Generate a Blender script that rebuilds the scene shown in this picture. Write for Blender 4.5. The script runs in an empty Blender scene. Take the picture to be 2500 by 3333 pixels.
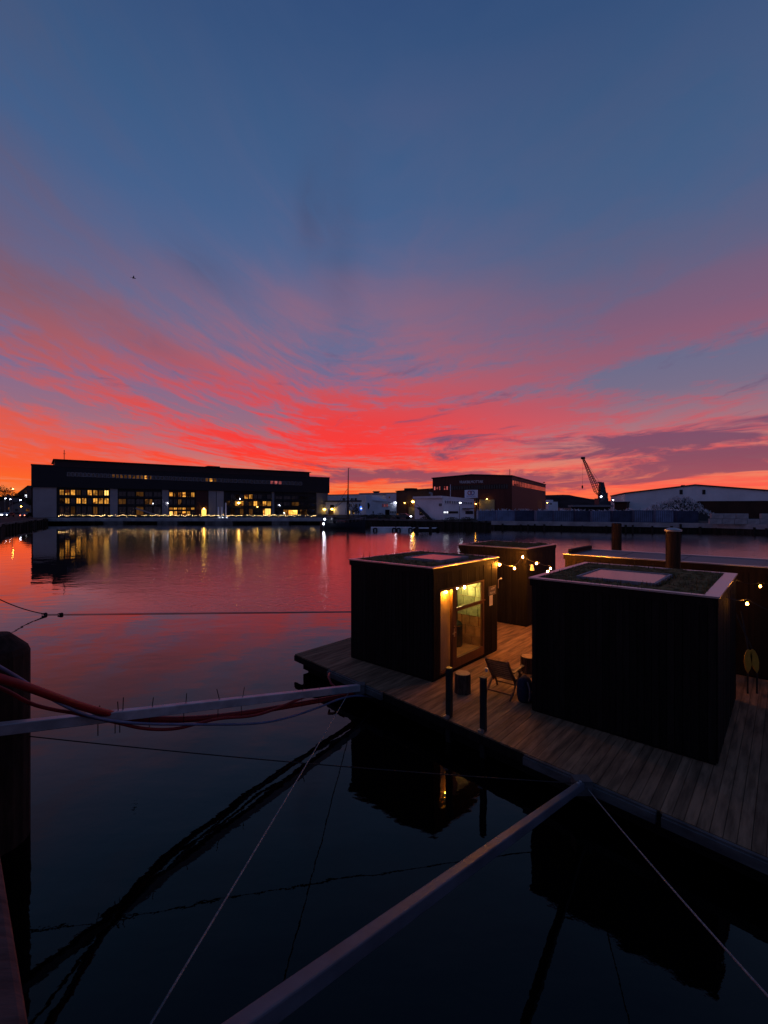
import bpy, bmesh, math, random
from mathutils import Vector, Matrix
random.seed(7)
S = bpy.context.scene
COL = S.collection
# ------------------------------------------------------------------ camera
F, HY, CX, H = 1500.0, 1650.0, 1250.0, 4.8      # focal length, horizon row, middle column (photo px), eye height
cam_d = bpy.data.cameras.new('camera'); cam = bpy.data.objects.new('camera', cam_d); COL.objects.link(cam)
cam.location = (0, 0, H); cam.rotation_euler = (math.radians(90), 0, 0)
cam_d.sensor_fit = 'HORIZONTAL'; cam_d.sensor_width = 36; cam_d.lens = 36 * F / 2500
cam_d.shift_y = -(1666.5 - HY) / 2500
cam_d.clip_start = 0.05; cam_d.clip_end = 9000
S.camera = cam
S.view_settings.view_transform = 'Standard'; S.view_settings.look = 'None'
S.view_settings.exposure = 0; S.view_settings.gamma = 1
S.cycles.use_denoising = True
S.cycles.max_bounces = 8; S.cycles.transparent_max_bounces = 12
S.cycles.sample_clamp_indirect = 4.0

def lin(r, g, b):
    f = lambda c: (c / 255 / 12.92) if c / 255 <= 0.04045 else ((c / 255 + 0.055) / 1.055) ** 2.4
    return (f(r), f(g), f(b))

# ------------------------------------------------------------------ node maths
class V:
    """a float socket with arithmetic"""
    def __init__(s, nt, sock): s.nt, s.k = nt, sock
    def op(s, o, *a):
        n = s.nt.nodes.new('ShaderNodeMath'); n.operation = o
        for i, v in enumerate((s,) + a):
            if isinstance(v, V): s.nt.links.new(v.k, n.inputs[i])
            else: n.inputs[i].default_value = v
        return V(s.nt, n.outputs[0])
    def __add__(s, o): return s.op('ADD', o)
    __radd__ = __add__
    def __mul__(s, o): return s.op('MULTIPLY', o)
    __rmul__ = __mul__
    def __sub__(s, o): return s.op('SUBTRACT', o)
    def __rsub__(s, o): return (s * -1.0) + o
    def __truediv__(s, o): return s.op('DIVIDE', o)
    def step(s, a, b):
        n = s.nt.nodes.new('ShaderNodeMapRange'); n.interpolation_type = 'SMOOTHSTEP'
        s.nt.links.new(s.k, n.inputs[0]); n.inputs[1].default_value = a; n.inputs[2].default_value = b
        return V(s.nt, n.outputs[0])
    def clamp(s):
        n = s.nt.nodes.new('ShaderNodeClamp'); s.nt.links.new(s.k, n.inputs[0]); return V(s.nt, n.outputs[0])
    def ramp(s, stops, scale=1.0):
        n = s.nt.nodes.new('ShaderNodeValToRGB'); s.nt.links.new((s * (1 / scale)).k, n.inputs[0])
        e = n.color_ramp.elements
        while len(e) < len(stops): e.new(0.5)
        for i, (p, c) in enumerate(stops):
            e[i].position = p / scale; e[i].color = (*lin(*c), 1)
        return n.outputs[0]
def combine(nt, x, y, z):
    n = nt.nodes.new('ShaderNodeCombineXYZ')
    for i, v in enumerate((x, y, z)):
        if isinstance(v, V): nt.links.new(v.k, n.inputs[i])
        else: n.inputs[i].default_value = v
    return n.outputs[0]
def noise(nt, vec, scale, detail=4, rough=0.5, dist=0.0):
    n = nt.nodes.new('ShaderNodeTexNoise'); n.inputs['Scale'].default_value = scale
    n.inputs['Detail'].default_value = detail; n.inputs['Roughness'].default_value = rough
    n.inputs['Distortion'].default_value = dist
    if vec is not None: nt.links.new(vec, n.inputs['Vector'])
    return V(nt, n.outputs['Fac'])
def mix(nt, a, b, f):
    n = nt.nodes.new('ShaderNodeMix'); n.data_type = 'RGBA'
    for sock, v in ((n.inputs[6], a), (n.inputs[7], b)):
        if isinstance(v, tuple): sock.default_value = (*v[:3], 1)
        else: nt.links.new(v, sock)
    if isinstance(f, V): nt.links.new(f.k, n.inputs[0])
    else: n.inputs[0].default_value = f
    return n.outputs[2]

# ------------------------------------------------------------------ sky: dusk air with a sheet of lit cirrus and low dark cloud
world = bpy.data.worlds.new('World'); S.world = world; world.use_nodes = True
nt = world.node_tree; nt.nodes.clear()
tc = nt.nodes.new('ShaderNodeTexCoord'); sep = nt.nodes.new('ShaderNodeSeparateXYZ')
nt.links.new(tc.outputs['Generated'], sep.inputs[0])
dx, dy, dz = (V(nt, sep.outputs[i]) for i in range(3))
zz = dz.op('MAXIMUM', 0.0)
hh = (dx * dx + dy * dy).op('SQRT').op('MAXIMUM', 0.02)
T = zz / hh                                   # tangent of the elevation
A = dx.op('ARCTAN2', dy)                      # bearing, 0 = the way the camera faces
def at(px, py):
    a = math.atan((px - CX) / F); return a, (HY - py) / F * math.cos(a)
def blob(px, py, rx, ry, px2=None, py2=None):
    """soft spot of cloud round a bearing and elevation, or a band between two"""
    a0, t0 = at(px, py)
    if px2 is None:
        u, w = (A - a0) * (F / rx), (T - t0) * (F / ry)
        return ((u * u + w * w) * -1.0).op('EXPONENT')
    a1, t1 = at(px2, py2)
    L = math.hypot(a1 - a0, t1 - t0); ca, sa = (a1 - a0) / L, (t1 - t0) / L
    am, tm = (a0 + a1) / 2, (t0 + t1) / 2
    du, dw = A - am, T - tm
    u = (du * ca + dw * sa) * (F / rx); w = (dw * ca - du * sa) * (F / ry)
    return ((u * u + w * w) * -1.0).op('EXPONENT')
iz = zz + 0.045
pxv, pyv = dx / iz, dy / iz
# band coordinate: level lines rise steeply to the left and gently to the right, as the cirrus does
a0 = A + 0.16
sl = ((a0 * a0 + 0.015).op('SQRT') - a0) * 0.5
sr = ((a0 * a0 + 0.015).op('SQRT') + a0) * 0.5
Bn = T / (sl * 3.2 + sr * 0.55 + 1.0)
lb = (Bn + 0.035).op('LOGARITHM', math.e)
w1 = noise(nt, combine(nt, A * 2.4, lb * 1.8, 3.1), 1.0, 4, 0.55) - 0.5
w2 = noise(nt, combine(nt, A * 2.8, lb * 2.2, 8.7), 1.0, 4, 0.55) - 0.5
n_big = noise(nt, combine(nt, A * 1.5 + w1 * 0.5, lb * 2.1 + w2 * 0.6, 0.3), 1.0, 3, 0.5)
n_mid = noise(nt, combine(nt, A * 3.4 + w1 * 1.6, lb * 5.2 + w2 * 2.0, 5.0), 1.0, 6, 0.6, 0.5)
n_str = noise(nt, combine(nt, A * 7.0 + w2 * 2.0, lb * 12.0 + w1 * 3.0, 14.0), 1.0, 7, 0.64, 0.6)
n_fine = noise(nt, combine(nt, A * 34.0 + w1 * 6.0, lb * 30.0, 9.0), 1.0, 4, 0.65, 0.8)
n_wisp = noise(nt, combine(nt, pxv * 2.2 + w1 * 3.0, pyv * 0.8, 33.0), 1.0, 5, 0.6, 0.9)
right = A.step(-0.10, 0.50)
left = 1.0 - A.step(-0.75, -0.25)
away = (A + 0.15).op('ABSOLUTE').step(0.9, 2.2)
clear = T.ramp([(0, (255, 140, 50)), (.02, (253, 135, 62)), (.055, (236, 124, 92)), (.11, (196, 112, 116)), (.18, (152, 108, 130)), (.26, (122, 106, 143)),
                (.36, (102, 108, 146)), (.47, (86, 103, 145)), (.62, (69, 97, 141)), (.82, (58, 90, 133)), (1.1, (48, 76, 121)), (2.0, (40, 64, 112))], 2.0)
clear_r = T.ramp([(0, (255, 118, 60)), (.03, (252, 118, 80)), (.075, (232, 132, 108)), (.14, (176, 116, 124)), (.22, (120, 110, 136)), (.32, (98, 106, 140)),
                  (.45, (82, 101, 138)), (.6, (65, 95, 136)), (.8, (54, 88, 129)), (1.1, (47, 75, 118)), (2.0, (40, 64, 112))], 2.0)
lit = T.ramp([(0, (255, 116, 38)), (.03, (255, 92, 44)), (.075, (255, 72, 46)), (.12, (253, 58, 52)), (.18, (238, 64, 64)), (.24, (208, 80, 88)),
              (.31, (174, 98, 114)), (.4, (142, 104, 130)), (.52, (114, 101, 134)), (.7, (84, 97, 137)), (1.0, (58, 84, 126)), (2.0, (44, 66, 112))], 2.0)
lit_r = T.ramp([(0, (255, 100, 62)), (.03, (255, 96, 74)), (.075, (240, 100, 90)), (.13, (212, 94, 100)), (.2, (178, 92, 108)), (.28, (150, 94, 116)),
                (.36, (128, 94, 122)), (.48, (102, 95, 126)), (.65, (77, 94, 131)), (1.0, (53, 80, 122)), (2.0, (44, 66, 112))], 2.0)
lit_l = T.ramp([(0, (255, 132, 30)), (.03, (255, 112, 38)), (.07, (250, 92, 48)), (.12, (234, 92, 70)), (.2, (200, 92, 92)), (.28, (170, 92, 100)),
                (.36, (138, 92, 108)), (.48, (118, 89, 108)), (.66, (96, 88, 112)), (.9, (74, 87, 120)), (2.0, (44, 66, 112))], 2.0)
east = T.ramp([(0, (96, 84, 108)), (.15, (80, 84, 118)), (.5, (60, 78, 122)), (1.2, (48, 72, 120)), (2.0, (40, 64, 112))], 2.0)
dark = T.ramp([(0, (190, 80, 70)), (.04, (160, 78, 92)), (.09, (128, 76, 98)), (.16, (112, 78, 108)), (.3, (98, 86, 122)), (2.0, (44, 66, 112))], 2.0)
clear = mix(nt, clear, clear_r, right)
lit = mix(nt, mix(nt, lit, lit_r, right), lit_l, left)
low = 1.0 - T.step(0.16, 0.5)
m = (n_big - 0.5) * 2.0 + (n_mid - 0.5) * (low * 1.9 + 0.9) + (n_str - 0.5) * (low * 2.9) + (n_fine - 0.5) * (low * 1.3) + (n_wisp - 0.5) * 0.55 + 0.44
for sgn, b in ((0.26, blob(1050, 1450, 560, 110)), (0.35, blob(900, 1320, 260, 90)), (-0.45, blob(1150, 1110, 230, 130, 1000, 1260)), (-0.6, blob(560, 1230, 330, 55, 900, 1370)), (0.45, blob(1650, 1340, 430, 80)), (0.3, blob(1250, 1010, 600, 110)), (-0.45, blob(250, 1190, 420, 26, 620, 1330)), (0.55, blob(1600, 1225, 560, 55, 2400, 1040)),
               (-0.9, blob(2350, 1180, 420, 75)), (-0.55, blob(650, 1300, 320, 45, 900, 1395)), (0.5, blob(60, 1130, 420, 40, 500, 1250)),
               (-0.55, blob(100, 1310, 330, 45, 560, 1430)), (0.35, blob(60, 1010, 500, 110, 420, 1150)), (0.5, blob(150, 1500, 400, 70)), (-0.3, blob(1350, 700, 420, 250)),
               (0.35, blob(700, 1400, 420, 40, 1100, 1460))):
    m = m + b * sgn
m = m.step(-0.15, 1.05)
col = mix(nt, clear, lit, m)
n_low = noise(nt, combine(nt, A * 3.6 + w1 * 0.8, (T - A * 0.06) * 21.0 + w2 * 1.6, 21.0), 1.0, 7, 0.66, 0.5)
m2 = (n_low - 0.5) * 4.4 - 0.42
for sgn, b in ((1.25, blob(2420, 1475, 620, 48, 1950, 1560)), (0.9, blob(2400, 1390, 420, 38, 2050, 1450)), (0.95, blob(1330, 1550, 330, 30)), (0.4, blob(1000, 1500, 420, 60)), (0.7, blob(1680, 1490, 260, 18)),
               (0.45, blob(1500, 1400, 420, 40)), (-0.45, blob(600, 1440, 420, 90)), (0.35, blob(1950, 1440, 300, 30)), (-0.5, blob(2000, 1600, 600, 22))):
    m2 = m2 + b * sgn
m2 = m2.step(0.0, 0.65) * (1.0 - T.step(0.22, 0.42)) * 0.92
col = mix(nt, col, dark, m2)
smudge = (blob(1010, 680, 45, 150) * 0.8 + blob(1110, 760, 60, 330) * 0.55 + blob(560, 780, 130, 60, 760, 960) * 0.6 + blob(230, 980, 260, 45, 480, 1110) * 0.5) * n_wisp.step(0.2, 0.75)
col = mix(nt, col, lin(66, 74, 108), smudge * 0.6)
col = mix(nt, col, east, away)
bg = nt.nodes.new('ShaderNodeBackground'); out = nt.nodes.new('ShaderNodeOutputWorld')
nt.links.new(col, bg.inputs[0]); bg.inputs[1].default_value = 1.0
nt.links.new(bg.outputs[0], out.inputs[0])

# ------------------------------------------------------------------ helpers: places
def P(px, py, d):            # photo pixel at a depth
    return Vector(((px - CX) / F * d, d, H - (py - HY) / F * d))
def G(px, py, z):            # photo pixel on a level plane
    d = (H - z) * F / (py - HY); return Vector(((px - CX) / F * d, d, z))
# ------------------------------------------------------------------ helpers: meshes
class MB:
    def __init__(s): s.v, s.f = [], []
    def add(s, vs, fs):
        n = len(s.v); s.v += [tuple(v) for v in vs]; s.f += [tuple(i + n for i in f) for f in fs]; return s
    def box(s, x0, x1, y0, y1, z0, z1):
        return s.add([(x0, y0, z0), (x1, y0, z0), (x1, y1, z0), (x0, y1, z0), (x0, y0, z1), (x1, y0, z1), (x1, y1, z1), (x0, y1, z1)],
                     [(0, 3, 2, 1), (4, 5, 6, 7), (0, 1, 5, 4), (1, 2, 6, 5), (2, 3, 7, 6), (3, 0, 4, 7)])
    def bar(s, a, b, w, h=None, up=(0, 0, 1)):
        a, b = Vector(a), Vector(b); h = w if h is None else h
        d = (b - a).normalized(); u = Vector(up)
        if abs(d.dot(u)) > 0.98: u = Vector((0, 1, 0))
        x = d.cross(u).normalized() * (w / 2); y = x.cross(d).normalized() * (h / 2)
        q = [a - x - y, a + x - y, a + x + y, a - x + y, b - x - y, b + x - y, b + x + y, b - x + y]
        return s.add(q, [(0, 3, 2, 1), (4, 5, 6, 7), (0, 1, 5, 4), (1, 2, 6, 5), (2, 3, 7, 6), (3, 0, 4, 7)])
    def tube(s, pts, r, n=8, cap=True):
        pts = [Vector(p) for p in pts]; rs = r if isinstance(r, (list, tuple)) else [r] * len(pts)
        base = len(s.v); ref = None
        for i, p in enumerate(pts):
            d = (pts[min(i + 1, len(pts) - 1)] - pts[max(i - 1, 0)]).normalized()
            if ref is None: ref = Vector((0, 0, 1)) if abs(d.z) < 0.9 else Vector((1, 0, 0))
            x = d.cross(ref).normalized(); y = x.cross(d).normalized(); ref = y
            for k in range(n):
                a = 2 * math.pi * k / n; s.v.append(tuple(p + (x * math.cos(a) + y * math.sin(a)) * rs[i]))
        for i in range(len(pts) - 1):
            for k in range(n):
                a0 = base + i * n + k; a1 = base + i * n + (k + 1) % n
                s.f.append((a0, a1, a1 + n, a0 + n))
        if cap:
            s.f.append(tuple(base + k for k in range(n))[::-1]); m_ = base + (len(pts) - 1) * n; s.f.append(tuple(m_ + k for k in range(n)))
        return s
    def lathe(s, prof, n=16, c=(0, 0, 0)):
        b = len(s.v)
        for r, z in prof:
            for k in range(n):
                a = 2 * math.pi * k / n; s.v.append((c[0] + r * math.cos(a), c[1] + r * math.sin(a), c[2] + z))
        for i in range(len(prof) - 1):
            for k in range(n):
                a0 = b + i * n + k; a1 = b + i * n + (k + 1) % n
                s.f.append((a0, a1, a1 + n, a0 + n))
        s.f.append(tuple(b + k for k in range(n))[::-1]); m_ = b + (len(prof) - 1) * n; s.f.append(tuple(m_ + k for k in range(n)))
        return s
    def prism(s, poly, z0, z1):
        n = len(poly); b = [(x, y, z0) for x, y in poly]; t = [(x, y, z1) for x, y in poly]
        return s.add(b + t, [tuple(range(n))[::-1], tuple(range(n, 2 * n))] + [(i, (i + 1) % n, (i + 1) % n + n, i + n) for i in range(n)])
    def prism_y(s, poly, y0, y1):      # outline in x,z pushed along y
        n = len(poly); b = [(x, y0, z) for x, z in poly]; t = [(x, y1, z) for x, z in poly]
        return s.add(b + t, [tuple(range(n)), tuple(range(n, 2 * n))[::-1]] + [(i, i + n, (i + 1) % n + n, (i + 1) % n) for i in range(n)])
    def build(s, name, mat, parent=None, smooth=False, bevel=0.0):
        me = bpy.data.meshes.new(name); me.from_pydata(s.v, [], s.f); me.update()
        o = bpy.data.objects.new(name, me); COL.objects.link(o)
        if mat: me.materials.append(M[mat] if isinstance(mat, str) else mat)
        if parent: o.parent = parent
        if smooth:
            for p in me.polygons: p.use_smooth = True
        if bevel:
            b = o.modifiers.new('bevel', 'BEVEL'); b.width = bevel; b.segments = 2; b.limit_method = 'ANGLE'
        return o
def tag(o, label, cat=None, group=None, kind=None):
    o['label'] = label
    if cat: o['category'] = cat
    if group: o['group'] = group
    if kind: o['kind'] = kind
    return o
def thing(name, label, cat, loc=(0, 0, 0), rz=0.0, group=None):
    e = bpy.data.objects.new(name, None); COL.objects.link(e); e.location = loc; e.rotation_euler = (0, 0, rz); e.empty_display_size = 0.2
    return tag(e, label, cat, group)
def structure(o): o['kind'] = 'structure'; return o
def copy_tree(o, parent=None):
    c = o.copy(); COL.objects.link(c); c.parent = parent
    for ch in o.children: copy_tree(ch, c)
    return c
def share(o, parent=None, loc=None, rot=None, scale=None):
    c = o.copy(); COL.objects.link(c)
    if parent: c.parent = parent
    if loc is not None: c.location = loc
    if rot is not None: c.rotation_euler = rot
    if scale is not None: c.scale = scale
    return c
def letters(text, size, mat, parent, loc, rot, extrude=0.01, name='lettering', align='CENTER', sx=1.0):
    cu = bpy.data.curves.new(name, 'FONT'); cu.body = text; cu.size = size; cu.extrude = extrude; cu.align_x = align; cu.align_y = 'CENTER'
    t = bpy.data.objects.new(name, cu); COL.objects.link(t)
    dg = bpy.context.evaluated_depsgraph_get(); me = bpy.data.meshes.new_from_object(t.evaluated_get(dg))
    bpy.data.objects.remove(t); bpy.data.curves.remove(cu)
    o = bpy.data.objects.new(name, me); COL.objects.link(o); me.materials.clear(); me.materials.append(M[mat])
    o.parent = parent; o.location = loc; o.rotation_euler = rot; o.scale = (sx, 1, 1)
    return o
class Facade:
    """upright front through two photo columns at their depths; local x runs left to right, -y looks at the water"""
    def __init__(s, pxl, dl, pxr, dr, z0=1.65):
        s.a = Vector(((pxl - CX) / F * dl, dl)); s.b = Vector(((pxr - CX) / F * dr, dr)); s.z0 = z0
        s.u = (s.b - s.a).normalized(); s.L = (s.b - s.a).length; s.ang = math.atan2(s.u.y, s.u.x)
    def s_(s, px, off=0.0):
        n = Vector((s.u.y, -s.u.x)); o = s.a + n * off; k = (px - CX) / F
        return (k * o.y - o.x) / (s.u.x - k * s.u.y)
    def xz(s, px, py, off=0.0):
        n = Vector((s.u.y, -s.u.x)); t = s.s_(px, off); y = (s.a + n * off + s.u * t).y
        return t, H - (py - HY) / F * y - s.z0
    def root(s, name, label, cat, group=None):
        return thing(name, label, cat, (s.a.x, s.a.y, s.z0), s.ang, group)

# ------------------------------------------------------------------ materials
M = {}
def mat(name, col, rough=0.7, metal=0.0, var=0.25, scale=3.0, bump=0.0, stretch=(1, 1, 1), spec=0.3, rnd=0.0, detail=5, col2=None):
    m = bpy.data.materials.new(name); m.use_nodes = True; t = m.node_tree; b = t.nodes['Principled BSDF']
    tcn = t.nodes.new('ShaderNodeTexCoord'); mp = t.nodes.new('ShaderNodeMapping'); mp.inputs['Scale'].default_value = stretch
    t.links.new(tcn.outputs['Object'], mp.inputs[0])
    n = noise(t, mp.outputs[0], scale, detail, 0.6)
    c0 = tuple(c * (1 - var) for c in col); c1 = tuple(min(c * (1 + var), 1) for c in (col2 or col))
    c = mix(t, c0, c1, n.step(0.3, 0.7))
    if rnd:
        oi = t.nodes.new('ShaderNodeObjectInfo'); hs = t.nodes.new('ShaderNodeHueSaturation')
        t.links.new(c, hs.inputs['Color']); t.links.new((V(t, oi.outputs['Random']) * (2 * rnd) + (1 - rnd)).k, hs.inputs['Value']); c = hs.outputs[0]
    t.links.new(c, b.inputs['Base Color']); b.inputs['Metallic'].default_value = metal
    t.links.new((n * 0.3 + (rough - 0.15)).clamp().k, b.inputs['Roughness'])
    b.inputs['Specular IOR Level'].default_value = spec
    if bump:
        bp = t.nodes.new('ShaderNodeBump'); bp.inputs['Strength'].default_value = bump; bp.inputs['Distance'].default_value = 0.02
        t.links.new(n.k, bp.inputs['Height']); t.links.new(bp.outputs[0], b.inputs['Normal'])
    M[name] = m; return m
def glow(name, col, strength, var=0.0, scale=2.0, dark=None):
    m = bpy.data.materials.new(name); m.use_nodes = True; t = m.node_tree; t.nodes.clear()
    e = t.nodes.new('ShaderNodeEmission'); o = t.nodes.new('ShaderNodeOutputMaterial'); t.links.new(e.outputs[0], o.inputs[0])
    e.inputs[1].default_value = strength; e.inputs[0].default_value = (*lin(*col), 1)
    if var:
        tcn = t.nodes.new('ShaderNodeTexCoord'); oi = t.nodes.new('ShaderNodeObjectInfo')
        va = t.nodes.new('ShaderNodeVectorMath'); va.operation = 'ADD'
        r = V(t, oi.outputs['Random']); t.links.new(tcn.outputs['Object'], va.inputs[0]); t.links.new(combine(t, r * 37.0, 0.0, r * 91.0), va.inputs[1])
        n = noise(t, va.outputs[0], scale, 3, 0.6)
        vo = t.nodes.new('ShaderNodeTexVoronoi'); vo.inputs['Scale'].default_value = scale * 0.8; t.links.new(va.outputs[0], vo.inputs['Vector'])
        f = (n * 0.6 + V(t, vo.outputs['Color']) * 0.55).step(0.35, 0.75)
        t.links.new(mix(t, lin(*dark), lin(*col), f), e.inputs[0])
        t.links.new(((r * 7.3).op('FRACT') * (strength * 1.1) + strength * 0.4).k, e.inputs[1])
    M[name] = m; return m
def pane(name, tint=(1, 1, 1), gl=1.0, rough=0.02):
    """thin window pane: lets light through and mirrors by angle"""
    m = bpy.data.materials.new(name); m.use_nodes = True; t = m.node_tree; t.nodes.clear()
    tr = t.nodes.new('ShaderNodeBsdfTransparent'); tr.inputs[0].default_value = (*tint, 1)
    g = t.nodes.new('ShaderNodeBsdfGlossy'); g.inputs['Roughness'].default_value = rough
    fr = t.nodes.new('ShaderNodeFresnel'); fr.inputs[0].default_value = 1.5
    ms = t.nodes.new('ShaderNodeMixShader'); o = t.nodes.new('ShaderNodeOutputMaterial')
    gn = t.nodes.new('ShaderNodeNewGeometry')
    t.links.new(((V(t, fr.outputs[0]) * gl).clamp() * (1.0 - V(t, gn.outputs['Backfacing']))).k, ms.inputs[0]); t.links.new(tr.outputs[0], ms.inputs[1]); t.links.new(g.outputs[0], ms.inputs[2]); t.links.new(ms.outputs[0], o.inputs[0])
    M[name] = m; return m
mat('charred_wood', (.0095, .0070, .0060), .75, var=.5, scale=6, stretch=(3, 3, .25), bump=.4, rnd=.35, spec=.15)
mat('dark_core', (.010, .009, .009), .9, spec=.1)
mat('brown_wall', (.018, .011, .007), .8, var=.3, scale=3, stretch=(3, 3, .3), rnd=.25, spec=.15)
mat('deck_wood', (.215, .128, .070), .8, var=.45, scale=2.2, stretch=(.5, 4, 4), bump=.3, rnd=.22, spec=.15)
mat('grey_timber', (.10, .095, .09), .8, var=.35, scale=2, stretch=(1, 1, 3), bump=.3, spec=.15)
mat('flashing', (.55, .50, .50), .33, metal=.85, var=.1, scale=1.5)
mat('pale_pole', (.40, .39, .40), .45, metal=.3, var=.3, scale=2.0, bump=.05)
mat('alu_pole', (.070, .100, .125), .55, metal=.1, var=.3, scale=2.0, bump=.05)
mat('black_steel', (.018, .018, .020), .45, var=.3, scale=5)
mat('sedum', (.13, .085, .036), .95, var=.6, scale=7, bump=1.0, spec=.05, col2=(.15, .10, .040))
mat('sedum_blade', (.17, .12, .045), .9, var=.5, scale=3, spec=.05)
mat('roof_felt', (.13, .115, .125), .55, var=.25, scale=.8)
mat('pile_wood', (.030, .019, .014), .85, var=.5, scale=3, stretch=(4, 4, .5), bump=.6, spec=.15)
mat('pile_cap', (.40, .40, .40), .5, metal=.4)
mat('hose_red', (.25, .012, .014), .45, var=.2, scale=4, spec=.3)
mat('cable_blue', (.13, .15, .24), .5, var=.2)
mat('rope', (.22, .21, .20), .9, var=.35, scale=30)
mat('rope_dark', (.030, .028, .026), .9, var=.3, scale=20)
mat('plastic_black', (.010, .010, .010), .5)
mat('chair_wood', (.16, .080, .045), .6, var=.35, scale=6, rnd=.2)
mat('bark', (.070, .045, .032), .95, var=.5, scale=9, stretch=(2, 2, .4), bump=1.0, spec=.1)
mat('cut_wood', (.36, .23, .12), .8, var=.25, scale=12)
mat('navy_fabric', (.020, .024, .045), .9, var=.3, scale=12, bump=.3)
mat('grey_strap', (.16, .16, .18), .8)
mat('paper', (.62, .58, .56), .8, var=.08)
mat('sign_plate', (.10, .085, .08), .7)
mat('sign_ink', (.55, .50, .48), .7)
mat('brass', (.70, .62, .50), .3, metal=1.0)
mat('window_wood', (.15, .066, .028), .45, var=.25, scale=5, stretch=(3, 3, .4))
mat('door_dark', (.040, .022, .016), .5, var=.3, scale=5)
mat('pine_wall', (.58, .38, .18), .65, var=.15, scale=4, stretch=(2, 2, .3))
mat('pale_panel', (.36, .42, .22), .8, var=.25, scale=6, rnd=.15)
mat('bench_wood', (.42, .21, .085), .6, var=.25, scale=4, rnd=.1)
mat('soot', (.02, .02, .02), .6)
mat('yellow_paint', (.50, .25, .02), .5, var=.15, scale=3)
mat('concrete', (.36, .34, .335), .9, var=.25, scale=.6, bump=.2, spec=.1)
mat('concrete_dark', (.13, .12, .115), .9, var=.4, scale=.5, spec=.1)
mat('wet_timber', (.030, .024, .020), .8, var=.5, scale=1.5, stretch=(2, 2, .4), rnd=.4, spec=.2)
mat('quay_wood', (.11, .055, .045), .85, var=.4, scale=4, stretch=(1, 6, 1), bump=.4, spec=.15)
mat('asphalt', (.045, .043, .042), .9, var=.2, scale=.2, spec=.1)
mat('far_dark', (.020, .018, .022), .7, var=.2, scale=.2)
mat('far_roof', (.040, .022, .024), .7, var=.2, scale=.2)
mat('far_grey', (.36, .33, .33), .85, var=.12, scale=.15)
mat('far_grey2', (.22, .21, .225), .85, var=.15, scale=.15)
mat('far_red', (.070, .022, .018), .7, var=.15, scale=.3)
mat('glass_dark', (.020, .020, .024), .12, spec=.6, var=.3, scale=.6, rnd=.4)
mat('glass_sky', (.26, .20, .22), .10, spec=.8, metal=.5, var=.2, scale=.6, rnd=.3)
mat('frame_dark', (.025, .022, .022), .6)
mat('frame_grey', (.24, .23, .24), .6)
mat('white_wall', (.80, .80, .84), .85, var=.10, scale=.25)
mat('white_trim', (.78, .76, .80), .8, var=.06, scale=.4)
mat('red_wall', (.110, .034, .024), .75, var=.22, scale=.4, stretch=(4, 4, .2))
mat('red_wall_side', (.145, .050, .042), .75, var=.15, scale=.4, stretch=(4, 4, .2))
mat('brown_far', (.095, .050, .034), .8, var=.2, scale=.3)
mat('roller_door', (.34, .30, .16), .7, var=.12, scale=.3)
mat('hall_white', (.80, .80, .80), .8, var=.1, scale=.2)
mat('hall_brown', (.060, .028, .018), .85, var=.25, scale=.3)
mat('container_blue', (.17, .20, .30), .6, var=.3, scale=.5, rnd=.45)
mat('container_navy', (.060, .068, .12), .6, var=.3, scale=.5)
mat('scrap', (.60, .59, .60), .6, var=.5, scale=1.2, metal=.3)
mat('scrap_dark', (.03, .03, .03), .8)
mat('hill_green', (.050, .034, .034), 1.0, var=.35, scale=.02, spec=.0)
mat('leaf_dark', (.040, .038, .022), .9, var=.4, scale=.5, rnd=.3, spec=.1)
mat('twig', (.060, .045, .035), .9, var=.3)
mat('crane_blue', (.030, .034, .055), .6, var=.2)
mat('crane_red', (.16, .055, .050), .6, var=.2)
mat('boat_hull', (.018, .020, .030), .4, var=.3, scale=.8)
mat('boat_deck', (.10, .075, .055), .7, var=.2)
mat('boat_white', (.45, .45, .48), .6, var=.1)
mat('mast_wood', (.050, .022, .020), .5, var=.2)
mat('pontoon_white', (.72, .72, .72), .7, var=.2, scale=.6)
mat('tyre', (.008, .008, .008), .9)
mat('car_paint', (.10, .10, .11), .3, metal=.4)
mat('car_paint_light', (.35, .35, .37), .3, metal=.4)
mat('house_wall', (.12, .075, .060), .85, var=.2, scale=.3)
mat('house_wall_pale', (.25, .20, .18), .85, var=.2, scale=.3)
mat('bird', (.02, .016, .018), .9)
mat('logo_red', (.45, .05, .04), .6)
mat('logo_blue', (.05, .08, .25), .6)
glow('window_warm', (255, 174, 70), 1.05, var=1, scale=.8, dark=(84, 36, 10))
glow('window_dim', (150, 96, 44), .35, var=1, scale=.5, dark=(30, 16, 10))
glow('window_bright', (255, 200, 104), 1.7)
glow('window_white', (235, 240, 255), 2.6)
glow('window_red', (225, 110, 110), .55, var=1, scale=.8, dark=(90, 20, 24))
glow('door_gold', (255, 206, 96), 2.2, var=1, scale=.6, dark=(190, 110, 30))
glow('fairy', (255, 205, 140), 26.0)
glow('bulb', (255, 152, 48), 2500.0)
glow('bulb_small', (255, 158, 52), 85.0)
glow('bulb_pendant', (255, 190, 96), 45.0)
glow('bulb_gold', (255, 170, 50), 1300.0)
glow('bulb_inside', (255, 214, 130), 420.0)
glow('lamp_yellow', (255, 200, 86), 30.0)
glow('lamp_white', (226, 232, 255), 22.0)
glow('lamp_orange', (255, 178, 70), 45.0)
glow('tail_red', (255, 120, 90), 10.0)
glow('sign_blue', (60, 120, 255), 3.2)
glow('sign_text', (235, 225, 255), 4.0)
pane('clear_glass')
pane('skylight_glass', tint=(.05, .04, .05), gl=1.3, rough=.22)

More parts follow.
